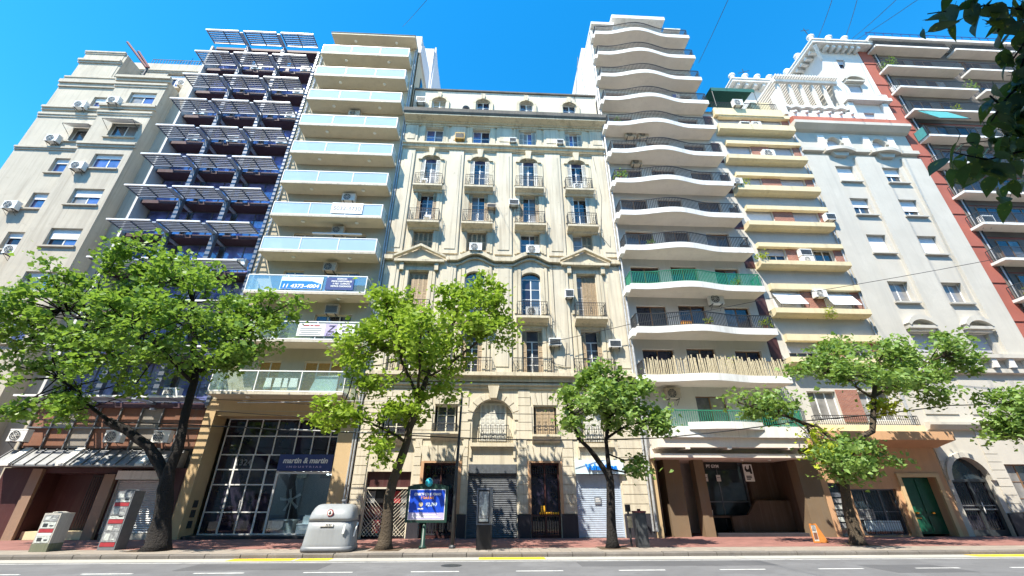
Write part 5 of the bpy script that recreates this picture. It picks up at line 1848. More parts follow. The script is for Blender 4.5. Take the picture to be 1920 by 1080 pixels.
put('tower_balustrade', bars_mb([(31.2, 24.6), (34.9, 24.6)], 33.85, 34.35, .2, .05, .06), 'white_paint', b7)
put('tower_ledge', MB().box(30.9, 35.1, 24.45, YF-.02, 33.5, 33.85), 'white_paint', b7)
for xx in (31.3, 34.5):
    put('tower_pilaster', MB().box(xx-.25, xx+.25, YF-.3, YF-.02, 31.3, 33.4), 'white_paint', b7)
o = roof_cornice(30.0, 36.0, 24.15, 30.0, 41.0, 'tower_cornice')
for k in range(6):
    put('modillion', MB().box(31.4+k*.62, 31.68+k*.62, 24.35, 24.96, 40.62, 40.996), 'white_paint', o)
for k in range(6):
    put('modillion', MB().box(30.25, 30.98, 25.0+k*.62, 25.28+k*.62, 40.62, 40.996), 'white_paint', o)
put('corner_bracket', MB().limb([(30.3, 24.4, 40.9, .16), (31.0, 24.98, 39.6, .12)], 6), 'white_paint', o)


def finial(x_, y_, z_, par):
    put('finial', cached('finial', lambda: MB().lathe([(.22, 0), (.22, .1), (.10, .16), (.30, .38), (.34, .55), (.22, .72), (.05, .82)], n=10), 'white_paint', True), parent=par, at=(x_, y_, z_))


for xx in (30.2, 32.0, 33.6):
    finial(xx, 24.35, 41.45, o)
for yy in (26.3, 28.0):
    finial(30.2, yy, 41.45, o)
for xx in (24.2, 25.6, 26.9, 28.2, 29.4):
    finial(xx, 28.2, 40.65, b7)
t = thing('roof_aerial', (30.2, 24.5, 42.2), 'small pale aerial on the corner finial of the tower', 'aerial')
put('mast', MB().tube([(30.2, 24.4, 42.2), (30.0, 24.4, 43.4)], .03, 5), 'dark_metal', t)
put('crossbar', MB().tube([(29.6, 24.4, 43.0), (30.5, 24.4, 43.25)], .025, 5), 'dark_metal', t)
t = thing('roof_aerial', (25.8, 28.4, 40.6), 'spiky aerial on the rear wing of the pale grey building', 'aerial')
put('mast', MB().tube([(25.8, 28.4, 40.6), (25.8, 28.4, 42.6)], .03, 5), 'dark_metal', t)
put('crossbar', MB().tube([(25.2, 28.4, 41.9), (26.5, 28.4, 42.4)], .025, 5).tube([(25.4, 28.4, 41.4), (26.2, 28.4, 41.7)], .025, 5), 'dark_metal', t)
# lower floors of the pale grey building
put('string_course', MB().yz([(YF, 8.9), (YF-.25, 8.95), (YF-.25, 9.2), (YF-.12, 9.25), (YF-.12, 9.75), (YF-.5, 9.85), (YF-.5, 10.1), (YF, 10.14)], 25.2, 35.2), 'pale_grey', b7)
for k in range(8):
    put('console', MB().box(26.0+k*1.15, 26.35+k*1.15, YF-.42, YF-.122, 9.26, 9.84), 'white_paint', b7)
put('string_course', MB().yz([(YF, 5.45), (YF-.2, 5.5), (YF-.35, 5.75), (YF-.35, 5.9), (YF, 5.92)], 25.9, 35.2), 'pale_grey', b7)
for a, b in ((26.2, 28.3), (29.2, 31.5), (32.4, 34.5)):
    put('wall_panel', MB().box(a, b, YF-.06, YF, 6.4, 8.5), 'pale_grey', b7)
for k in range(10):
    z0 = 1.15+k*.43
    put('stone_block', MB().box(28.75, 29.55, YF-.06, YF+.01, z0, z0+.40), 'pale_grey', b7)
    if z0 > 1.5:
        put('stone_block', MB().box(25.8, 26.02, YF-.06, YF+.01, z0, z0+.40), 'pale_grey', b7)
    put('stone_block', MB().box(31.6, 32.45, YF-.06, YF+.01, z0, z0+.40), 'pale_grey', b7)
put('plinth', MB().box(28.45, 35.1, YF-.12, YF+.02, 0, 1.1), 'dark_granite', b7)
m = MB()
for k in range(14):
    t0, t1 = math.pi*k/14, math.pi*(k+1)/14
    m.xz([(27.25-r*math.cos(t_), 2.75+h*math.sin(t_)) for t_, r, h in ((t0, 1.16, 1.21), (t1, 1.16, 1.21), (t1, 1.42, 1.48), (t0, 1.42, 1.48))], YF-.16, YF)
put('arch_moulding', m, 'pale_grey', b7)
ad = put('arched_door', MB().box(26.1, 26.25, YF+.2, YF+.3, 0, 3.9).box(28.25, 28.4, YF+.2, YF+.3, 0, 3.9).box(27.2, 27.32, YF+.18, YF+.3, 0, 2.75).box(26.25, 28.25, YF+.16, YF+.3, 2.68, 2.82).box(26.25, 28.25, YF+.2, YF+.3, 0, .3), 'dark_metal', b7)
for a, b in ((26.25, 27.2), (27.32, 28.25)):
    put('pane', MB().box(a, b, YF+.28, YF+.29, .3, 2.68), 'pane_deep', ad)
    put('grille', bars_mb([(a+.05, YF+.22), (b-.05, YF+.22)], .32, 2.66, .14, .012, .02), 'iron', ad)
    put('stud_band', MB().box(a+.03, b-.03, YF+.15, YF+.2, 1.25, 1.32).box(a+.03, b-.03, YF+.15, YF+.2, 1.45, 1.5), 'zinc', ad)
put('fanlight', MB().box(26.12, 28.38, YF+.28, YF+.30, 2.8, 3.95), 'pane_shop', ad)
put('pull_handle', MB().tube([(27.42, YF+.12, 1.1), (27.42, YF+.12, 1.65)], .025, 6), 'white_metal', ad)
for a in (29.65, 32.6):
    window(b7, a, a+1.65, .9, 3.6, YF, .2, cols=2, rows=3, fm='wood_brown', pm='pane_dark')
    put('window_sill', MB().box(a-.15, a+1.85, YF-.25, YF+.05, .72, .9), 'pale_grey', b7)

# ================================================================== red block with long balconies at the far right
b8 = thing('apartment_building', (42.0, YF, 0), 'red rendered block with long railed balconies at the far right', 'building')
m = MB().wall(35.1, 52, 0, 41.5, YF, [], .3).shell(35.1, 52, 25.01, 40, 0, 41.5)
put('wall', m, 'red_paint', b8)
LV8 = [40.6, 37.65, 34.8, 31.9, 28.85, 25.9, 22.9, 19.95, 16.9, 13.95, 11.0]
names8 = ['top', 'second', 'third', 'fourth', 'fifth']
for i, z in enumerate(LV8):
    put('party_strip', MB().box(35.14, 36.35, YF-.06, YF-.002, z-1.35, z+1.3), 'red_paint', b8)
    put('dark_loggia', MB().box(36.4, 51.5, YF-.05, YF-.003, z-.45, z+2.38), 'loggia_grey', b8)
    for a, b in ((36.0, 43.4), (44.1, 51.5)):
        o = put('balcony', MB().box(a, b, 24.0, YF-.062, z, z+.2), 'white_paint', b8)
        put('soffit', MB().box(a+.06, b-.03, 24.06, YF-.064, z-.012, z-.001), 'soffit_white', o)
        put('railing', bars_mb([(a+.06, 24.9), (a+.06, 24.08), (b-.06, 24.08), (b-.06, 24.9)], z+.202, z+1.15, .13, .012, .03), 'dark_metal', o)
    for a in (37.4, 40.2, 45.2, 48.0):
        window(b8, a, a+1.8, z+.25, z+2.25, YF-.12, .0, cols=2, fm='wood_brown', pm='pane_deep', name='balcony_door')
put('roof_slab', MB().box(35.6, 52, 23.8, 26, 41.5, 41.8), 'white_paint', b8)
put('roof_railing', bars_mb([(35.7, 24.0), (51.8, 24.0)], 41.8, 42.6, .9, .02, .03), 'sign_navy', b8)
put('roof_dome', MB().lathe([(1.0, 0), (1.0, .6), (.8, 1.1), (.4, 1.45), (.05, 1.55)], (43.2, 26.2, 41.8), 14), 'white_paint', b8, smooth=True)
put('drain_pipe', MB().tube([(36.55, 24.85, .3), (36.55, 24.85, 41)], .05, 8), 'pipe', b8)
put('drain_pipe', MB().tube([(36.75, 24.85, .3), (36.75, 24.85, 41)], .04, 8), 'dark_metal', b8)
t = thing('awning', (37.5, 24.1, 31.0), 'teal sun blind hanging from a red block balcony', 'awning', 'awnings on the facades')
put('canvas', MB().poly((36.25, 24.05, 31.85), (38.9, 24.05, 31.85), (39.6, 23.4, 30.35), (37.0, 23.4, 30.25)).poly((36.25, 24.06, 31.83), (37.0, 23.41, 30.23), (39.6, 23.41, 30.33), (38.9, 24.06, 31.83)), 'awning_teal', t)
put('bar', MB().tube([(36.95, 23.4, 30.26), (39.65, 23.4, 30.34)], .03, 6), 'dark_metal', t)
t = thing('balcony_screen', (36.1, 24.4, 28.9), 'teal patterned side screen at a red block balcony end', 'screen')
put('panel', MB().box(35.92, 35.96, 24.1, 24.9, 29.06, 30.0), 'awning_teal', t)
put('frame', MB().box(35.90, 35.98, 24.04, 24.1, 29.0, 30.06).box(35.90, 35.98, 24.9, 24.93, 29.0, 30.06), 'dark_metal', t)
ac_split(36.3, 24.55, 20.2, 'white air conditioner at the left end of a red block balcony', 'ac_white', .9, .6, fan=False)
ac_split(36.05, 24.95, 35.1, 'white air conditioner at the left end of the third red block balcony', 'ac_white', .9, .5)
plant('balcony_plant', (36.6, 24.3, LV8[1]+.2), 'bushy green plant at the left end of the second red block balcony', .8, 240, 'leaf_mid', seed=12)
plant('balcony_plant', (40.3, 24.3, LV8[3]+.2), 'small bright plant on the fourth red block balcony', .5, 120, 'leaf_yellow', seed=13)
plant('balcony_plant', (43.0, 24.3, LV8[2]+.2), 'sprawling plant at the right end of the third red block balcony', .8, 200, 'leaf_mid', seed=14)
plant('balcony_plant', (37.1, 24.3, LV8[9]+.2), 'flowering plant on the lowest clear red block balcony', .6, 160, 'leaf_yellow', seed=15)
# more life on the wavy balconies
plant('balcony_plant', (10.6, 23.9, LV5[8]+.42), 'spiky pot plant on the ninth wavy balcony, left of its middle', .4, 90, 'leaf_mid', seed=21)
plant('balcony_plant', (15.9, 23.9, LV5[9]+.42), 'round pot plant behind the green railing near its right end', .4, 110, 'leaf_mid', seed=22)
plant('balcony_plant', (13.2, 23.5, LV5[10]+.42), 'small pot plant mid rail below the green railed balcony', .35, 80, 'leaf_yellow', seed=23)
plant('balcony_plant', (9.6, 23.9, LV5[4]+.42), 'small pot plant at the left end of the fifth wavy balcony', .35, 80, 'leaf_mid', seed=24)
for i, (xx, k) in enumerate(((13.3, 1), (12.2, 2), (15.0, 3))):
    z_ = LV5[k]+.42
    t = thing('laundry_rack', (xx, 24.1, z_), ('dark laundry rack on the second wavy balcony', 'dark laundry rack on the third wavy balcony', 'dark laundry rack on the fourth wavy balcony')[i], 'rack', 'laundry on the wavy balconies')
    m = MB()
    for s_ in (-.35, .35):
        m.tube([(xx+s_, 23.9, z_+.003), (xx+s_, 24.3, z_+.9)], .015, 5).tube([(xx+s_, 24.3, z_+.003), (xx+s_, 23.9, z_+.9)], .015, 5)
    m.tube([(xx-.35, 23.9, z_+.9), (xx+.35, 23.9, z_+.9)], .012, 5).tube([(xx-.35, 24.3, z_+.9), (xx+.35, 24.3, z_+.9)], .012, 5)
    put('frame', m, 'dark_metal', t)
    put('cloth', MB().box(xx-.3, xx-.02, 23.885, 23.915, z_+.4, z_+.91), 'sign_navy', t)
    put('cloth', MB().box(xx+.04, xx+.32, 23.885, 23.915, z_+.5, z_+.91), 'poster_grey', t)

# ================================================================== trees


def tree(at, label, limbs, clumps, leafmat, seed, leaf=.17, bark='bark', cl=85, sig=.30, name='street_tree', twig=.02):
    """limbs: polylines of (x,y,z,r), first the trunk; clumps: (x,y,z,rx,ry,rz,leaves[,material])"""
    q = random.Random(seed)
    t = thing(name, at, label, 'tree', 'trees along the kerb')
    m = MB()
    # root flare on the trunk
    x0, y0, z0, r0 = limbs[0][0]
    limbs[0][0] = (x0, y0, z0-.05, r0*1.55)
    limbs[0].insert(1, (x0+.01, y0, z0+.22, r0*1.12))
    nodes = []
    for L in limbs:
        pts = []
        for i in range(len(L)-1):
            a, b = L[i], L[i+1]
            k = max(1, int(math.dist(a[:3], b[:3])/.45))
            for j in range(k):
                f = j/k
                w = .05 if 0 < j else 0
                pts.append(tuple(a[c]+(b[c]-a[c])*f+(q.uniform(-w, w) if c < 3 else 0) for c in range(4)))
        pts.append(L[-1])
        m.limb(pts, 10 if L is limbs[0] else 8)
        nodes += [(p[0], p[1], p[2]) for p in pts[2:]]
    crowns = {}
    for c in clumps:
        cx, cy, cz, rx, ry, rz, n = c[:7]
        lm = c[7] if len(c) > 7 else leafmat
        g = crowns.setdefault(lm, MB())
        k = max(3, int(n*.88)//cl)
        for _ in range(k):
            while True:
                u = (q.uniform(-1, 1), q.uniform(-1, 1), q.uniform(-1, 1))
                d = u[0]**2+u[1]**2+u[2]**2
                if .12 < d < 1:
                    break
            p = (cx+u[0]*rx, cy+u[1]*ry, cz+u[2]*rz)
            best = min(nodes, key=lambda e: (e[0]-p[0])**2+(e[1]-p[1])**2+(e[2]-p[2])**2)
            mid = tuple((best[i]+p[i])/2+q.uniform(-.15, .15) for i in range(3))
            m.limb([(*best, twig*1.6), (*mid, twig), (*p, twig*.5)], 4, cap=False)
            s_ = sig*q.uniform(.7, 1.35)
            for _ in range(int(cl*q.uniform(.6, 1.4))):
                leaf_face(g, (p[0]+q.gauss(0, s_), p[1]+q.gauss(0, s_), p[2]+q.gauss(0, s_*.62)-.04), leaf*q.choice((.45, .7, .9, 1.1, 1.3, 1.6)), q)
    m.v = [(a+q.gauss(0, .010), b+q.gauss(0, .010), c_+q.gauss(0, .015)) for a, b, c_ in m.v]
    put('trunk', m, bark, t, smooth=True)
    for lm, g in crowns.items():
        put('crown', g, lm, t)
    return t


tree((-13.05, 20.0, 0), 'large dark trunked tree with a pruned limb at the left',
     [[(-13.05, 20, 0, .40), (-13.2, 20, 1.2, .32), (-13.45, 20, 2.2, .29), (-13.55, 20, 2.9, .22), (-13.45, 20, 3.7, .19), (-13.65, 20, 5.2, .17), (-13.85, 20, 7.2, .14), (-14.6, 20, 9.2, .11), (-15.4, 19.9, 11.4, .06)],
      [(-13.38, 20, 2.0, .20), (-13.6, 20, 2.6, .22), (-14.2, 20, 3.3, .22), (-14.75, 20, 3.85, .20), (-15.9, 19.95, 4.5, .18), (-16.75, 19.9, 4.85, .17)],
      [(-16.6, 19.9, 4.8, .08), (-18.0, 19.7, 5.7, .06), (-19.5, 19.7, 6.7, .04)],
      [(-13.85, 20, 7.1, .10), (-15.6, 19.8, 7.9, .09), (-18.0, 19.7, 8.9, .07), (-21.0, 19.8, 10.0, .05)],
      [(-13.8, 20, 6.6, .09), (-14.4, 18.4, 7.6, .06), (-15.0, 17.0, 8.2, .03)],
      [(-13.8, 20, 7.0, .08), (-12.6, 20.1, 8.6, .06), (-11.6, 20, 9.6, .04)]],
     [(-20.6, 19.6, 10.1, 3.6, 2.6, 2.2, 4000), (-15.6, 19.6, 10.3, 3.4, 2.6, 2.0, 4000), (-17.6, 19.5, 12.7, 2.0, 1.6, 1.3, 1900),
      (-12.3, 20, 9.3, 1.6, 1.7, 1.6, 2000), (-18.3, 19.4, 7.2, 3.1, 2.2, 1.8, 3300), (-14.0, 19.6, 8.3, 2.0, 1.8, 1.4, 1800),
      (-23.4, 20, 9.6, 1.9, 1.8, 2.3, 2000), (-11.9, 19.8, 7.6, .9, 1.0, .8, 500), (-11.0, 20, 10.2, 1.2, 1.2, .9, 800), (-15.0, 17.0, 8.2, 2.4, 1.2, 1.4, 1300), (-11.3, 17.2, 8.2, 1.3, 1.1, 1.0, 650), (-19.0, 19.2, 5.4, 2.4, 1.2, .7, 900)],
     'leaf_deep', 41, leaf=.20)
tree((-4.15, 20.0, 0), 'bright green leaning tree beside the grey waste container',
     [[(-4.2, 20, 0, .27), (-4.2, 20, 1.2, .22), (-4.15, 20, 2.5, .20), (-3.85, 20, 3.6, .17), (-3.35, 20, 6.2, .13), (-2.6, 20, 8.6, .08), (-1.6, 19.9, 10.6, .04)],
      [(-3.4, 20, 6.0, .07), (-3.3, 18.6, 7.4, .05), (-3.1, 17.3, 8.2, .03)],
      [(-3.4, 20, 6.0, .08), (-4.4, 19.9, 7.8, .06), (-5.0, 19.9, 9.6, .04)],
      [(-3.0, 20, 7.0, .06), (-1.4, 19.9, 8.2, .05), (.2, 19.9, 9.6, .03)],
      [(-3.7, 20, 4.0, .06), (-5.0, 19.8, 4.7, .05), (-6.8, 19.7, 5.2, .03)]],
     [(-4.8, 19.8, 9.6, 1.9, 1.7, 1.7, 3000), (-1.4, 19.8, 10.4, 1.9, 1.6, 1.7, 2800), (-6.2, 19.8, 8.3, 1.0, 1.2, 1.3, 1300),
      (-2.6, 19.8, 7.8, 1.9, 1.7, 1.3, 2300), (-6.7, 19.6, 5.2, 1.5, 1.2, .55, 1100), (-4.2, 19.6, 5.2, 1.4, 1.2, .6, 900),
      (.2, 20, 9.3, .9, 1.0, 1.1, 800), (-.2, 19.8, 12.0, .6, .7, .7, 450), (-4.6, 19.6, 3.7, .8, .8, .5, 450), (-5.4, 19.8, 11.0, .8, .9, .6, 500), (-5.4, 19.7, 6.8, 1.2, 1.2, .8, 700), (-2.2, 19.8, 6.3, 1.2, 1.2, .7, 550), (-3.2, 17.2, 8.3, 1.7, 1.1, 1.1, 950), (-.8, 17.4, 8.6, 1.0, .9, .8, 450)],
     'leaf_bright', 42, leaf=.195, bark='bark_pale')
tree((5.1, 20.1, 0), 'slim dark trunked tree in front of the pale roller shutter',
     [[(5.1, 20.1, 0, .22), (5.15, 20.1, 1.3, .18), (5.28, 20.1, 2.5, .16), (5.26, 20.1, 3.0, .11), (5.25, 20.1, 4.2, .08), (5.8, 20.1, 5.7, .05), (6.4, 20.1, 6.7, .03)],
      [(5.27, 20.1, 2.3, .10), (5.15, 20.1, 2.8, .13), (4.7, 20.1, 3.5, .11), (4.0, 20.1, 4.25, .09), (3.6, 20.1, 5.3, .05)],
      [(5.3, 20.1, 4.3, .05), (6.4, 20, 4.9, .04), (7.4, 20, 5.1, .03)]],
     [(4.4, 20, 6.2, 1.1, 1.1, 1.0, 1500), (6.2, 20, 6.5, 1.4, 1.2, 1.0, 1900), (7.2, 20, 5.0, .8, 1.0, .9, 1000),
      (5.6, 20, 5.3, 1.2, 1.1, .7, 1000), (6.5, 20, 3.3, .45, .6, .55, 330), (3.6, 20, 5.0, .5, .7, .5, 380), (5.3, 20, 7.4, .8, .8, .4, 480), (5.0, 17.9, 5.6, 1.0, .8, .7, 480)],
     'leaf_mid', 43, leaf=.20, sig=.28)
tree((16.25, 20.9, 0), 'spreading tree with a low leafy clump at the right',
     [[(16.25, 20.9, 0, .26), (16.3, 20.9, 1.4, .21), (16.6, 20.9, 3.0, .18), (17.5, 20.9, 4.1, .15), (18.8, 20.9, 4.8, .13), (19.5, 20.9, 6.4, .11), (20.3, 20.9, 8.2, .06)],
      [(17.2, 20.9, 3.9, .11), (15.9, 20.8, 5.0, .09), (13.6, 20.7, 5.7, .06), (12.2, 20.7, 6.1, .03)],
      [(19.6, 20.9, 6.5, .07), (21.8, 20.8, 7.7, .05), (24.2, 20.8, 8.7, .03)],
      [(19.5, 20.9, 6.4, .06), (18.0, 20.8, 7.5, .05), (16.6, 20.8, 7.9, .03)]],
     [(19.4, 20.8, 8.5, 2.5, 1.9, 1.2, 2700), (23.3, 20.8, 8.7, 2.3, 1.8, 1.2, 2100), (21.3, 20.8, 7.4, 2.0, 1.7, .8, 1500),
      (16.7, 20.8, 7.7, 1.3, 1.3, .8, 1000), (13.3, 20.6, 6.0, 1.7, 1.2, .55, 1100), (16.8, 20.3, 3.5, 1.9, 1.3, 1.0, 2100), (25.6, 20.8, 8.5, 1.0, 1.2, .7, 500),
      (19.9, 20.8, 6.0, .7, .8, .4, 330, 'leaf_yellow'), (15.0, 20.2, 4.1, .5, .6, .5, 250, 'leaf_yellow'), (23.0, 20.8, 6.7, .9, .9, .5, 400), (17.4, 18.2, 7.3, 1.9, 1.1, .8, 900), (14.9, 18.4, 3.5, 1.2, .8, .7, 500)],
     'leaf_mid', 44, leaf=.19, bark='bark_pale')
tree((26.6, 20.2, 0), 'leafy tree crown at the right edge of the photo',
     [[(26.6, 20.2, 0, .24), (26.6, 20.2, 2.6, .19), (26.4, 20.2, 4.6, .12), (25.8, 20.2, 6.0, .05)],
      [(26.5, 20.2, 3.6, .09), (25.2, 20.1, 4.6, .05)],
      [(26.5, 20.2, 4.0, .09), (27.8, 20.1, 5.6, .05)]],
     [(25.6, 20.0, 5.7, 1.4, 1.2, 1.1, 1800), (24.8, 20.0, 4.3, 1.0, 1.0, .7, 700), (27.6, 20.1, 5.8, 1.4, 1.2, 1.1, 1300), (26.8, 20.0, 6.6, 1.0, 1.0, .5, 400)],
     'leaf_mid', 45, leaf=.19)

# the tree on the near pavement whose branch hangs into the top right corner
nt_ = thing('overhanging_tree', (13.0, -1.2, 0), 'dark leafy branch hanging into the top right corner, close to the camera', 'tree')
q = random.Random(77)
m = MB()
m.limb([(13.0, -1.2, -.05, .40), (12.95, -1.2, .4, .28), (12.8, -1.0, 3.0, .24), (12.2, -.6, 5.2, .20), (10.8, -.2, 7.2, .15), (8.8, .2, 8.8, .10), (6.5, .6, 9.8, .05)], 10)
m.limb([(12.3, -.7, 5.0, .12), (10.8, .6, 6.6, .10), (9.0, 1.7, 7.5, .07), (7.6, 2.3, 7.55, .05), (7.02, 2.44, 7.45, .04)], 8)
TW = [[(7.02, 2.44, 7.43), (6.27, 2.7, 6.98), (5.77, 2.7, 7.04), (5.07, 2.78, 6.95)],
      [(7.31, 2.6, 7.54), (6.56, 2.93, 6.95), (6.34, 3.09, 6.66)],
      [(7.19, 3.02, 7.15), (6.7, 3.41, 6.42), (6.54, 3.67, 5.93), (5.92, 3.73, 5.87)],
      [(6.7, 3.41, 6.42), (6.46, 3.49, 6.3), (6.29, 3.43, 6.42)],
      [(6.54, 3.67, 5.93), (6.62, 3.88, 5.5), (6.72, 4.0, 5.26)],
      [(6.68, 3.2, 5.96), (6.31, 3.44, 5.51), (5.81, 3.52, 5.4), (5.39, 3.5, 5.48)],
      [(6.85, 2.74, 7.53), (6.45, 2.88, 7.29), (6.25, 3.01, 7.05)],
      [(6.95, 2.8, 7.2), (6.55, 3.0, 6.85), (6.45, 3.2, 6.5)],
      [(6.85, 3.15, 6.7), (6.5, 3.4, 6.4), (6.35, 3.6, 6.15)]]
m.limb([(7.4, 2.3, 7.4, .05), (7.31, 2.6, 7.54, .03), (7.19, 3.02, 7.15, .025), (6.68, 3.2, 5.96, .018)], 6)
m.limb([(7.31, 2.6, 7.54, .03), (6.85, 2.74, 7.53, .02)], 6)
for L in TW:
    m.limb([(*p, .018-.004*i) for i, p in enumerate(L)], 5)


def big_leaf(w, bend):
    g = MB()
    prof = [(0, .02), (.12, .30), (.3, .46), (.5, .44), (.7, .28), (.86, .12), (1.0, .0)]
    b = 0
    for i, (u, h) in enumerate(prof):
        z = -bend*u*u
        g.v += [(u, -h*w, z+.10*h), (u, 0, z), (u, h*w, z+.10*h)]
    for i in range(len(prof)-1):
        a = i*3
        g.f += [(a, a+3, a+4, a+1), (a+1, a+4, a+5, a+2)]
    g.limb([(-.25, 0, .03, .012), (0, 0, 0, .012)], 4)
    return g


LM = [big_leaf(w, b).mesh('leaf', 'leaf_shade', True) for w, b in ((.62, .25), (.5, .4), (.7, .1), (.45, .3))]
put('trunk', m, 'bark', nt_, smooth=True)
for li, L in enumerate(TW):
    for i in range(len(L)-1):
        a, b = Vector(L[i]), Vector(L[i+1])
        k = max(2, int((b-a).length/.033))
        for j in range(k):
            if i == 0 and li in (0, 1, 2, 6) and j < k*.3:
                continue
            p = a.lerp(b, j/k)+Vector((q.gauss(0, .09), q.gauss(0, .10), q.gauss(0, .09)))
            o = put('leaf', q.choice(LM), parent=nt_, at=p)
            s_ = q.uniform(.17, .33)
            o.scale = (s_, s_, s_)
            o.rotation_euler = (q.gauss(0, .5), q.uniform(.2, 1.25), q.uniform(0, 6.283))
g = MB()  # rest of the crown, out of view, placed to shade the hanging branch
for cx, cy, cz, r, n in ((6.2, .6, 10.2, 2.6, 3000), (8.8, 1.0, 10.0, 2.6, 2600), (5.0, -1.5, 10.4, 2.4, 2200), (8.5, -2.2, 9.5, 3.0, 2600), (4.4, 1.6, 9.9, 1.3, 1300), (7.3, 2.6, 9.6, 1.3, 1300)):
    for _ in range(n):
        u = Vector((q.gauss(0, 1), q.gauss(0, 1), q.gauss(0, 1))).normalized()*(q.random()**.4)
        leaf_face(g, (cx+u.x*r, cy+u.y*r*.9, max(8.9, cz+u.z*r*.55)), q.uniform(.2, .32), q)
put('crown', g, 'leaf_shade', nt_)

# ================================================================== street furniture
# grey waste container


def ring(cx, cy, w, d, z, n=28, e=5.0):
    out = []
    for k in range(n):
        a = 2*math.pi*k/n
        c, s_ = math.cos(a), math.sin(a)
        out.append((cx+w*math.copysign(abs(c)**(2/e), c), cy+d*math.copysign(abs(s_)**(2/e), s_), z))
    return out


def loft(rings):
    m = MB()
    n = len(rings[0])
    for r in rings:
        m.v += r
    for i in range(len(rings)-1):
        for k in range(n):
            k2 = (k+1) % n
            m.f.append((i*n+k, i*n+k2, (i+1)*n+k2, (i+1)*n+k))
    m.f.append(tuple(range(n-1, -1, -1)))
    m.f.append(tuple((len(rings)-1)*n+k for k in range(n)))
    return m


bx, by = -6.2, 19.55
t = thing('waste_container', (bx, by, 0), 'large grey domed waste container on the kerb beside the bright green tree', 'container')
put('body', loft([ring(bx, by, .93, .66, .05), ring(bx, by, .95, .68, .09), ring(bx, by, .93, .67, .30), ring(bx, by, .88, .63, .72), ring(bx, by, .85, .61, 1.05)]), 'bin_grey', t, smooth=True)
put('lid', loft([ring(bx, by, .87, .63, 1.055), ring(bx, by, .85, .62, 1.16), ring(bx, by+.02, .82, .58, 1.32), ring(bx, by+.05, .76, .48, 1.48), ring(bx, by+.08, .68, .36, 1.58), ring(bx, by+.1, .55, .22, 1.62)]), 'bin_grey', t, smooth=True)
put('base_skirt', loft([ring(bx, by, .97, .70, .02), ring(bx, by, .98, .71, .10), ring(bx, by, .955, .69, .19)]), 'bin_dark', t, smooth=True)
put('seam', loft([ring(bx, by, .875, .635, 1.03), ring(bx, by, .875, .635, 1.05)]), 'bin_dark', t)
lp = put('label_plate', MB().box(bx-.30, bx+.20, by-.66, by-.632, .86, .96), 'sticker_white', t)
for k in range(4):
    put('character', MB().box(bx-.08+k*.06, bx-.05+k*.06, by-.668, by-.662, .875, .945), 'black', lp)
rd = put('roundel', MB().disc((bx, 1.32), .12, by-.64, by-.585, 18), 'poster_red', t)
put('roundel_field', MB().disc((bx, 1.32), .09, by-.65, by-.641, 18), 'sticker_white', rd)
put('pictogram', MB().box(bx-.02, bx+.02, by-.66, by-.651, 1.26, 1.38).box(bx-.05, bx+.05, by-.66, by-.651, 1.29, 1.32), 'black', rd)
put('lift_hook', MB().lathe([(.07, 0), (.05, .08), (.11, .12), (.10, .17), (.02, .18)], (bx+.25, by+.1, 1.61), 10), 'bin_dark', t)
put('handle', MB().tube([(bx+.93, by-.3, .5), (bx+.97, by-.25, .8), (bx+.93, by+.1, .95)], .03, 6), 'sticker_white', t)
put('sticker', MB().xz([(bx+.58, .62), (bx+.66, .62), (bx+.68, .92), (bx+.62, .92)], by-.69, by-.66), 'sticker_white', t)
for s_ in (-1, 1):
    put('foot', MB().box(bx+s_*.7-.12, bx+s_*.7+.12, by-.4, by+.4, 0, .05), 'black', t)
# concrete pillars with posters
for i, (px, py, w, h, lab) in enumerate(((-17.15, 19.95, .62, 1.30, 'short mossy concrete pillar pasted with posters at the left'),
                                         (-15.05, 20.45, .66, 2.10, 'tall dark pillar pasted with red and grey posters beside the dark trunk'))):
    t = thing('poster_pillar', (px, py, 0), lab, 'pillar', 'poster pillars')
    d = .62
    put('core', MB().xy([(px-w/2, py-d/2), (px+w/2, py-d/2), (px+w/2, py+d/2), (px-w/2, py+d/2)], 0, h), 'concrete' if i == 0 else 'bin_dark', t)
    put('cap', MB().lathe([(w*.5, 0), (w*.5, .03), (w*.3, .05)], (px, py, h+.001), 4), 'concrete' if i == 0 else 'bin_dark', t)
    if i == 0:
        cells = [(.30, .52, 'poster_pale'), (.54, .62, 'sticker_white'), (.64, .76, 'poster_red'), (.78, 1.0, 'poster_pale'), (1.02, 1.24, 'poster_grey')]
    else:
        cells = [(.12, .26, 'poster_red'), (.28, .62, 'poster_grey'), (.64, .88, 'poster_grey'), (.92, 1.06, 'poster_red'), (1.08, 1.18, 'poster_pale'), (1.20, 1.52, 'poster_grey'), (1.54, 1.67, 'poster_red'), (1.69, 1.78, 'poster_pale'), (1.80, 2.04, 'poster_grey')]
    for a, b, mt in cells:
        p = put('poster', MB().box(px-w/2+.05, px+w/2-.05, py-d/2-.012, py-d/2-.002, a, b), mt, t)
        if mt == 'poster_grey' or mt == 'poster_pale':
            put('print', MB().box(px-w/2+.12, px-.02, py-d/2-.018, py-d/2-.0125, a+.05, b-.05).box(px+.06, px+w/2-.12, py-d/2-.018, py-d/2-.0125, a+.07, a+.11), 'dark_metal' if mt == 'poster_pale' else 'poster_pale', p)
    if i == 0:
        put('moss', MB().box(px-w/2-.01, px+w/2+.01, py-d/2-.01, py+d/2, .0, .27), 'mossy_concrete', t)
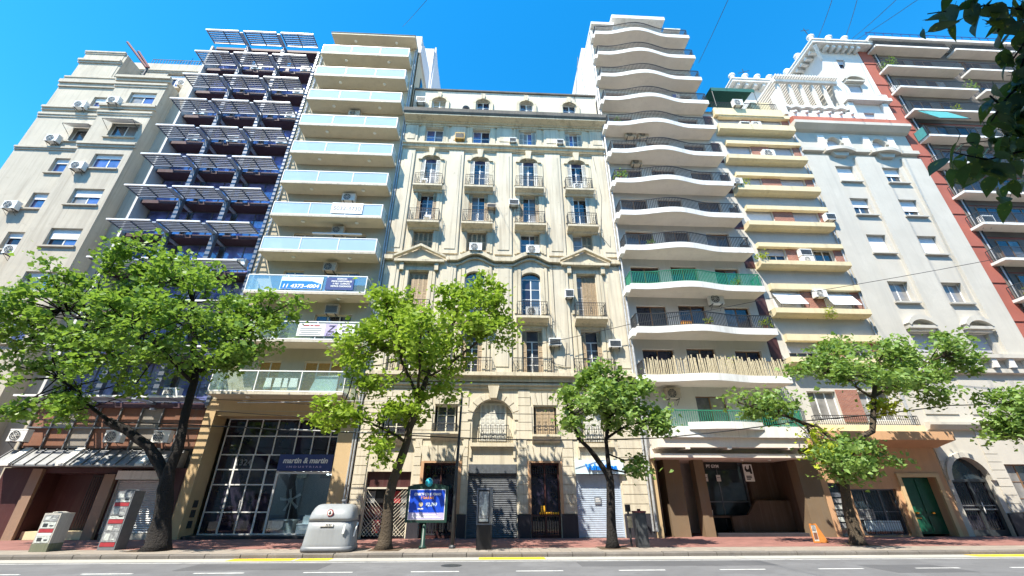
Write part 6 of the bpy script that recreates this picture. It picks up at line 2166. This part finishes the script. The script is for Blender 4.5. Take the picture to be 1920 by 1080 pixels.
# blue advertising board
ax, ay = -2.65, 20.25
t = thing('advertising_board', (ax, ay, 0), 'blue advertising board on a post with teal globe emblem on top', 'billboard')
put('post', MB().lathe([(.16, 0), (.16, .06), (.085, .12), (.075, .95)], (ax-.05, ay, 0), 10), 'sign_green', t, smooth=True)
fr = put('case', MB().box(ax-.86, ax+.86, ay-.10, ay+.10, .92, 2.28), 'sign_green', t)
put('arched_top', MB().xz([(ax-.86, 2.282), (ax+.86, 2.282), (ax+.55, 2.36), (ax+.25, 2.40), (ax-.25, 2.40), (ax-.55, 2.36)], ay-.09, ay+.09), 'sign_green', fr)
po = put('poster', MB().box(ax-.76, ax+.76, ay-.114, ay-.102, 1.02, 2.17), 'letter_white', t)
put('poster_field', MB().box(ax-.735, ax+.735, ay-.120, ay-.1145, 1.29, 2.145), 'sign_blue', po)
put('poster_strip', MB().box(ax-.735, ax+.735, ay-.120, ay-.1145, 1.045, 1.275), 'lilac', po)
put('headline', text_mesh('CONECTÁ CON EL VERANO', .13, 'letter_white', 'CENTER', .004, .002, .15, 1.12), parent=po, at=(ax, ay-.123, 1.94))
put('subhead', text_mesh('Y GANÁ MÁS', .13, 'letter_orange', 'CENTER', .004, .002, .15, .55), parent=po, at=(ax, ay-.123, 1.80))
put('coin', MB().disc((ax-.25, 1.60), .09, ay-.126, ay-.121, 14), 'cane', po)
put('price', text_mesh('$2.899', .19, 'sign_pale_blue', 'CENTER', .004, .002, .15, .48), parent=po, at=(ax+.18, ay-.123, 1.53))
put('small_print', MB().box(ax-.36, ax-.14, ay-.126, ay-.121, 1.41, 1.46), 'letter_white', po)
for k in range(3):
    put('small_print', MB().box(ax-.62, ax+.62-.1*k, ay-.126, ay-.121, 1.09+k*.055, 1.11+k*.055), 'letter_white', po)
put('globe_emblem', MB().lathe([(.01, -.18), (.10, -.15), (.16, -.06), (.16, .06), (.10, .15), (.01, .18)], (ax+.02, ay-.04, 2.44), 14), 'globe_teal', t, smooth=True)
# slender street pole
t = thing('street_pole', (-1.5, 20.25, 0), 'slender dark pole between the blue board and the advertising totem', 'pole')
put('shaft', MB().limb([(-1.5, 20.25, 0, .085), (-1.5, 20.25, 2.2, .075), (-1.45, 20.25, 4.4, .06), (-1.42, 20.25, 6.25, .05)], 10), 'dark_metal', t, smooth=True)
put('collar', MB().lathe([(.14, 0), (.14, .05), (.09, .12)], (-1.5, 20.25, 0), 10), 'dark_metal', t)
put('top_cap', MB().lathe([(.06, 0), (.07, .05), (.01, .1)], (-1.42, 20.25, 6.25), 8), 'dark_metal', t)
# advertising totem
ax, ay = -.2, 19.8
t = thing('advertising_totem', (ax, ay, 0), 'narrow upright totem with a grey picture poster before the dark shutter', 'totem')
put('base', MB().box(ax-.31, ax+.31, ay-.2, ay+.2, 0, .86), 'black', t)
put('case', MB().box(ax-.33, ax+.33, ay-.19, ay+.19, .862, 2.22), 'steel_grey', t)
po = put('poster', MB().box(ax-.27, ax+.19, ay-.205, ay-.192, .92, 2.14), 'black', t)
put('picture', MB().box(ax-.24, ax+.16, ay-.212, ay-.206, 1.1, 2.08), 'poster_grey', po)
put('pale_figure', MB().xz([(ax-.1, 1.2), (ax+.08, 1.2), (ax+.12, 1.6), (ax+.05, 1.85), (ax+.06, 2.0), (ax-.02, 1.95), (ax-.05, 1.6), (ax-.2, 1.55), (ax-.14, 1.45)], ay-.217, ay-.213), 'poster_pale', po)
put('caption', MB().box(ax-.23, ax+.15, ay-.218, ay-.213, .98, 1.08), 'poster_pale', po)
put('side_strip', MB().box(ax+.2, ax+.325, ay-.198, ay-.1905, .9, 2.2), 'zinc', t)
# dark service posts right of the slim tree
t = thing('service_post', (6.42, 20.3, 0), 'square dark service post right of the slim tree', 'post')
put('cabinet', MB().box(6.2, 6.66, 20.1, 20.5, 0, 1.28), 'dark_metal', t)
put('lid', MB().box(6.18, 6.68, 20.08, 20.52, 1.282, 1.34).box(6.36, 6.48, 20.2, 20.3, 1.342, 1.42), 'rust_red', t)
put('door_seam', MB().box(6.26, 6.60, 20.092, 20.098, .1, 1.18), 'fan_dark', t)
t = thing('parking_meter', (6.02, 20.5, 0), 'thin post with a small dark head and yellow plate by the service post', 'meter')
put('post', MB().tube([(6.02, 20.5, 0), (6.02, 20.5, 1.3)], .045, 8), 'dark_metal', t)
put('head', MB().box(5.92, 6.12, 20.42, 20.58, 1.3, 1.58), 'black', t)
put('plate', MB().box(5.93, 6.13, 20.39, 20.41, .70, 1.14), 'cane', t)
# orange sandwich board
ax, ay = 15.05, 21.7
t = thing('sandwich_board', (ax, ay, 0), 'orange wooden sandwich board with small pictures on the pavement', 'sign board')
front = MB()
for a, b, c, d in ((-.30, -.24, .02, .95), (.04, .10, .02, .95), (-.24, .04, .88, .95), (-.24, .04, .02, .10)):
    front.box(ax+a*.8, ax+b*.8, ay-.02, ay+.02, c*.82, d*.82)
put('front_frame', front, 'orange_board', t)
put('picture', MB().box(ax-.19, ax+.03, ay-.01, ay+.01, .08, .72), 'poster_pale', t)
put('picture', MB().box(ax-.16, ax+.0, ay-.02, ay-.012, .50, .68), 'poster_grey', t)
put('picture', MB().box(ax-.16, ax+.0, ay-.02, ay-.012, .16, .42), 'brown_panel', t)
put('side_brace', MB().xz([(ax+.082, .78), (ax+.082, .03), (ax+.46, .0), (ax+.42, .08)], ay-.015, ay+.06), 'orange_board', t)

# ================================================================== cables
CAB = [
    ('dark cable strung across the lower left facade behind the tree trunks', [(-26, 21, 5.3), (-14.6, 21, 4.91), (-11.9, 21, 4.80), (-5.5, 21, 4.56), (2.0, 21, 4.30), (8.5, 21.5, 4.5), (15.3, 21, 5.25), (23.5, 21, 6.1), (33, 21, 6.6)], .028, 'cable'),
    ('pale cable running beside the dark cable over the container', [(-9.5, 21.3, 4.75), (-5.5, 21.3, 4.62), (-2.0, 21.3, 4.60)], .03, 'cable_pale'),
    ('upper thin cable in front of the ochre portal beam', [(-16.2, 23, 6.54), (-11.8, 23, 6.39), (-6.2, 23, 6.09), (3, 23.4, 5.9), (8.6, 24, 6.2)], .016, 'cable'),
    ('lower thin cable in front of the ochre portal beam', [(-15.9, 23, 6.0), (-9.9, 23, 5.62), (-4, 23.2, 5.5)], .016, 'cable'),
    ('pale broken cable across the portal beam', [(-13.2, 22.9, 6.28), (-8.6, 22.9, 6.42), (-4, 22.9, 6.5)], .018, 'cable_pale'),
    ('long pale cable rising to the right across the white tower', [(2.5, 24.5, 10.2), (8.58, 24.3, 11.62), (17.06, 23, 12.96), (32.96, 21, 15.5), (44, 20, 17.4)], .018, 'cable'),
    ('thin cable in the sky right of the white tower', [(19.43, 26, 39.79), (17.25, 18, 35.64), (12.5, 0, 28)], .022, 'cable'),
    ('leftmost of the four sky cables above the corner tower', [(33.04, 26, 44.6), (25.66, 18, 36.35), (9, -1, 17.5)], .022, 'cable'),
    ('second of the four sky cables above the corner tower', [(36.21, 26, 45.1), (27.74, 18, 36.53), (8.5, -1, 16.8)], .022, 'cable'),
    ('third of the four sky cables above the corner tower', [(36.79, 26, 44.8), (31.01, 18, 36.81), (17, -1, 18)], .022, 'cable'),
    ('rightmost of the four sky cables above the corner tower', [(37.0, 26, 44.5), (32.3, 18, 36.56), (21, -1, 17.6)], .022, 'cable'),
    ('faint sky cable above the tan block', [(-9.53, 26, 43.3), (-5.26, 18, 33.73), (4.5, -1, 12)], .016, 'cable'),
    ('black cable dropping down the white tower side above the cream roof', [(8.3, 28.5, 43.5), (7.05, 26, 34.75), (6.6, 25.3, 33.1)], .03, 'cable'),
    ('loose cable drooping over the right edge of the cream building', [(7.6, 24.9, 26.2), (7.9, 24.85, 22), (7.5, 24.85, 18.6), (8.1, 24.85, 17.6), (8.4, 24.9, 21)], .018, 'cable'),
    ('cable hanging between the first-floor doors of the cream building', [(3.9, 24.8, 16.2), (3.95, 24.85, 11), (3.6, 24.8, 9.2), (4.4, 24.8, 9.0), (4.6, 24.85, 10.5)], .016, 'cable'),
]
for lab, pts, r, mt in CAB:
    P = []
    for i in range(len(pts)-1):
        a, b = Vector(pts[i]), Vector(pts[i+1])
        n = 6
        L = (b-a).length
        for j in range(n):
            f = j/n
            p = a.lerp(b, f)
            p.z -= L*.006*4*f*(1-f)
            P.append((p.x, p.y, p.z))
    P.append(pts[-1])
    put('overhead_cable', MB().tube(P, r, 5), mt, label=lab, cat='cable', group='cables strung over the street')
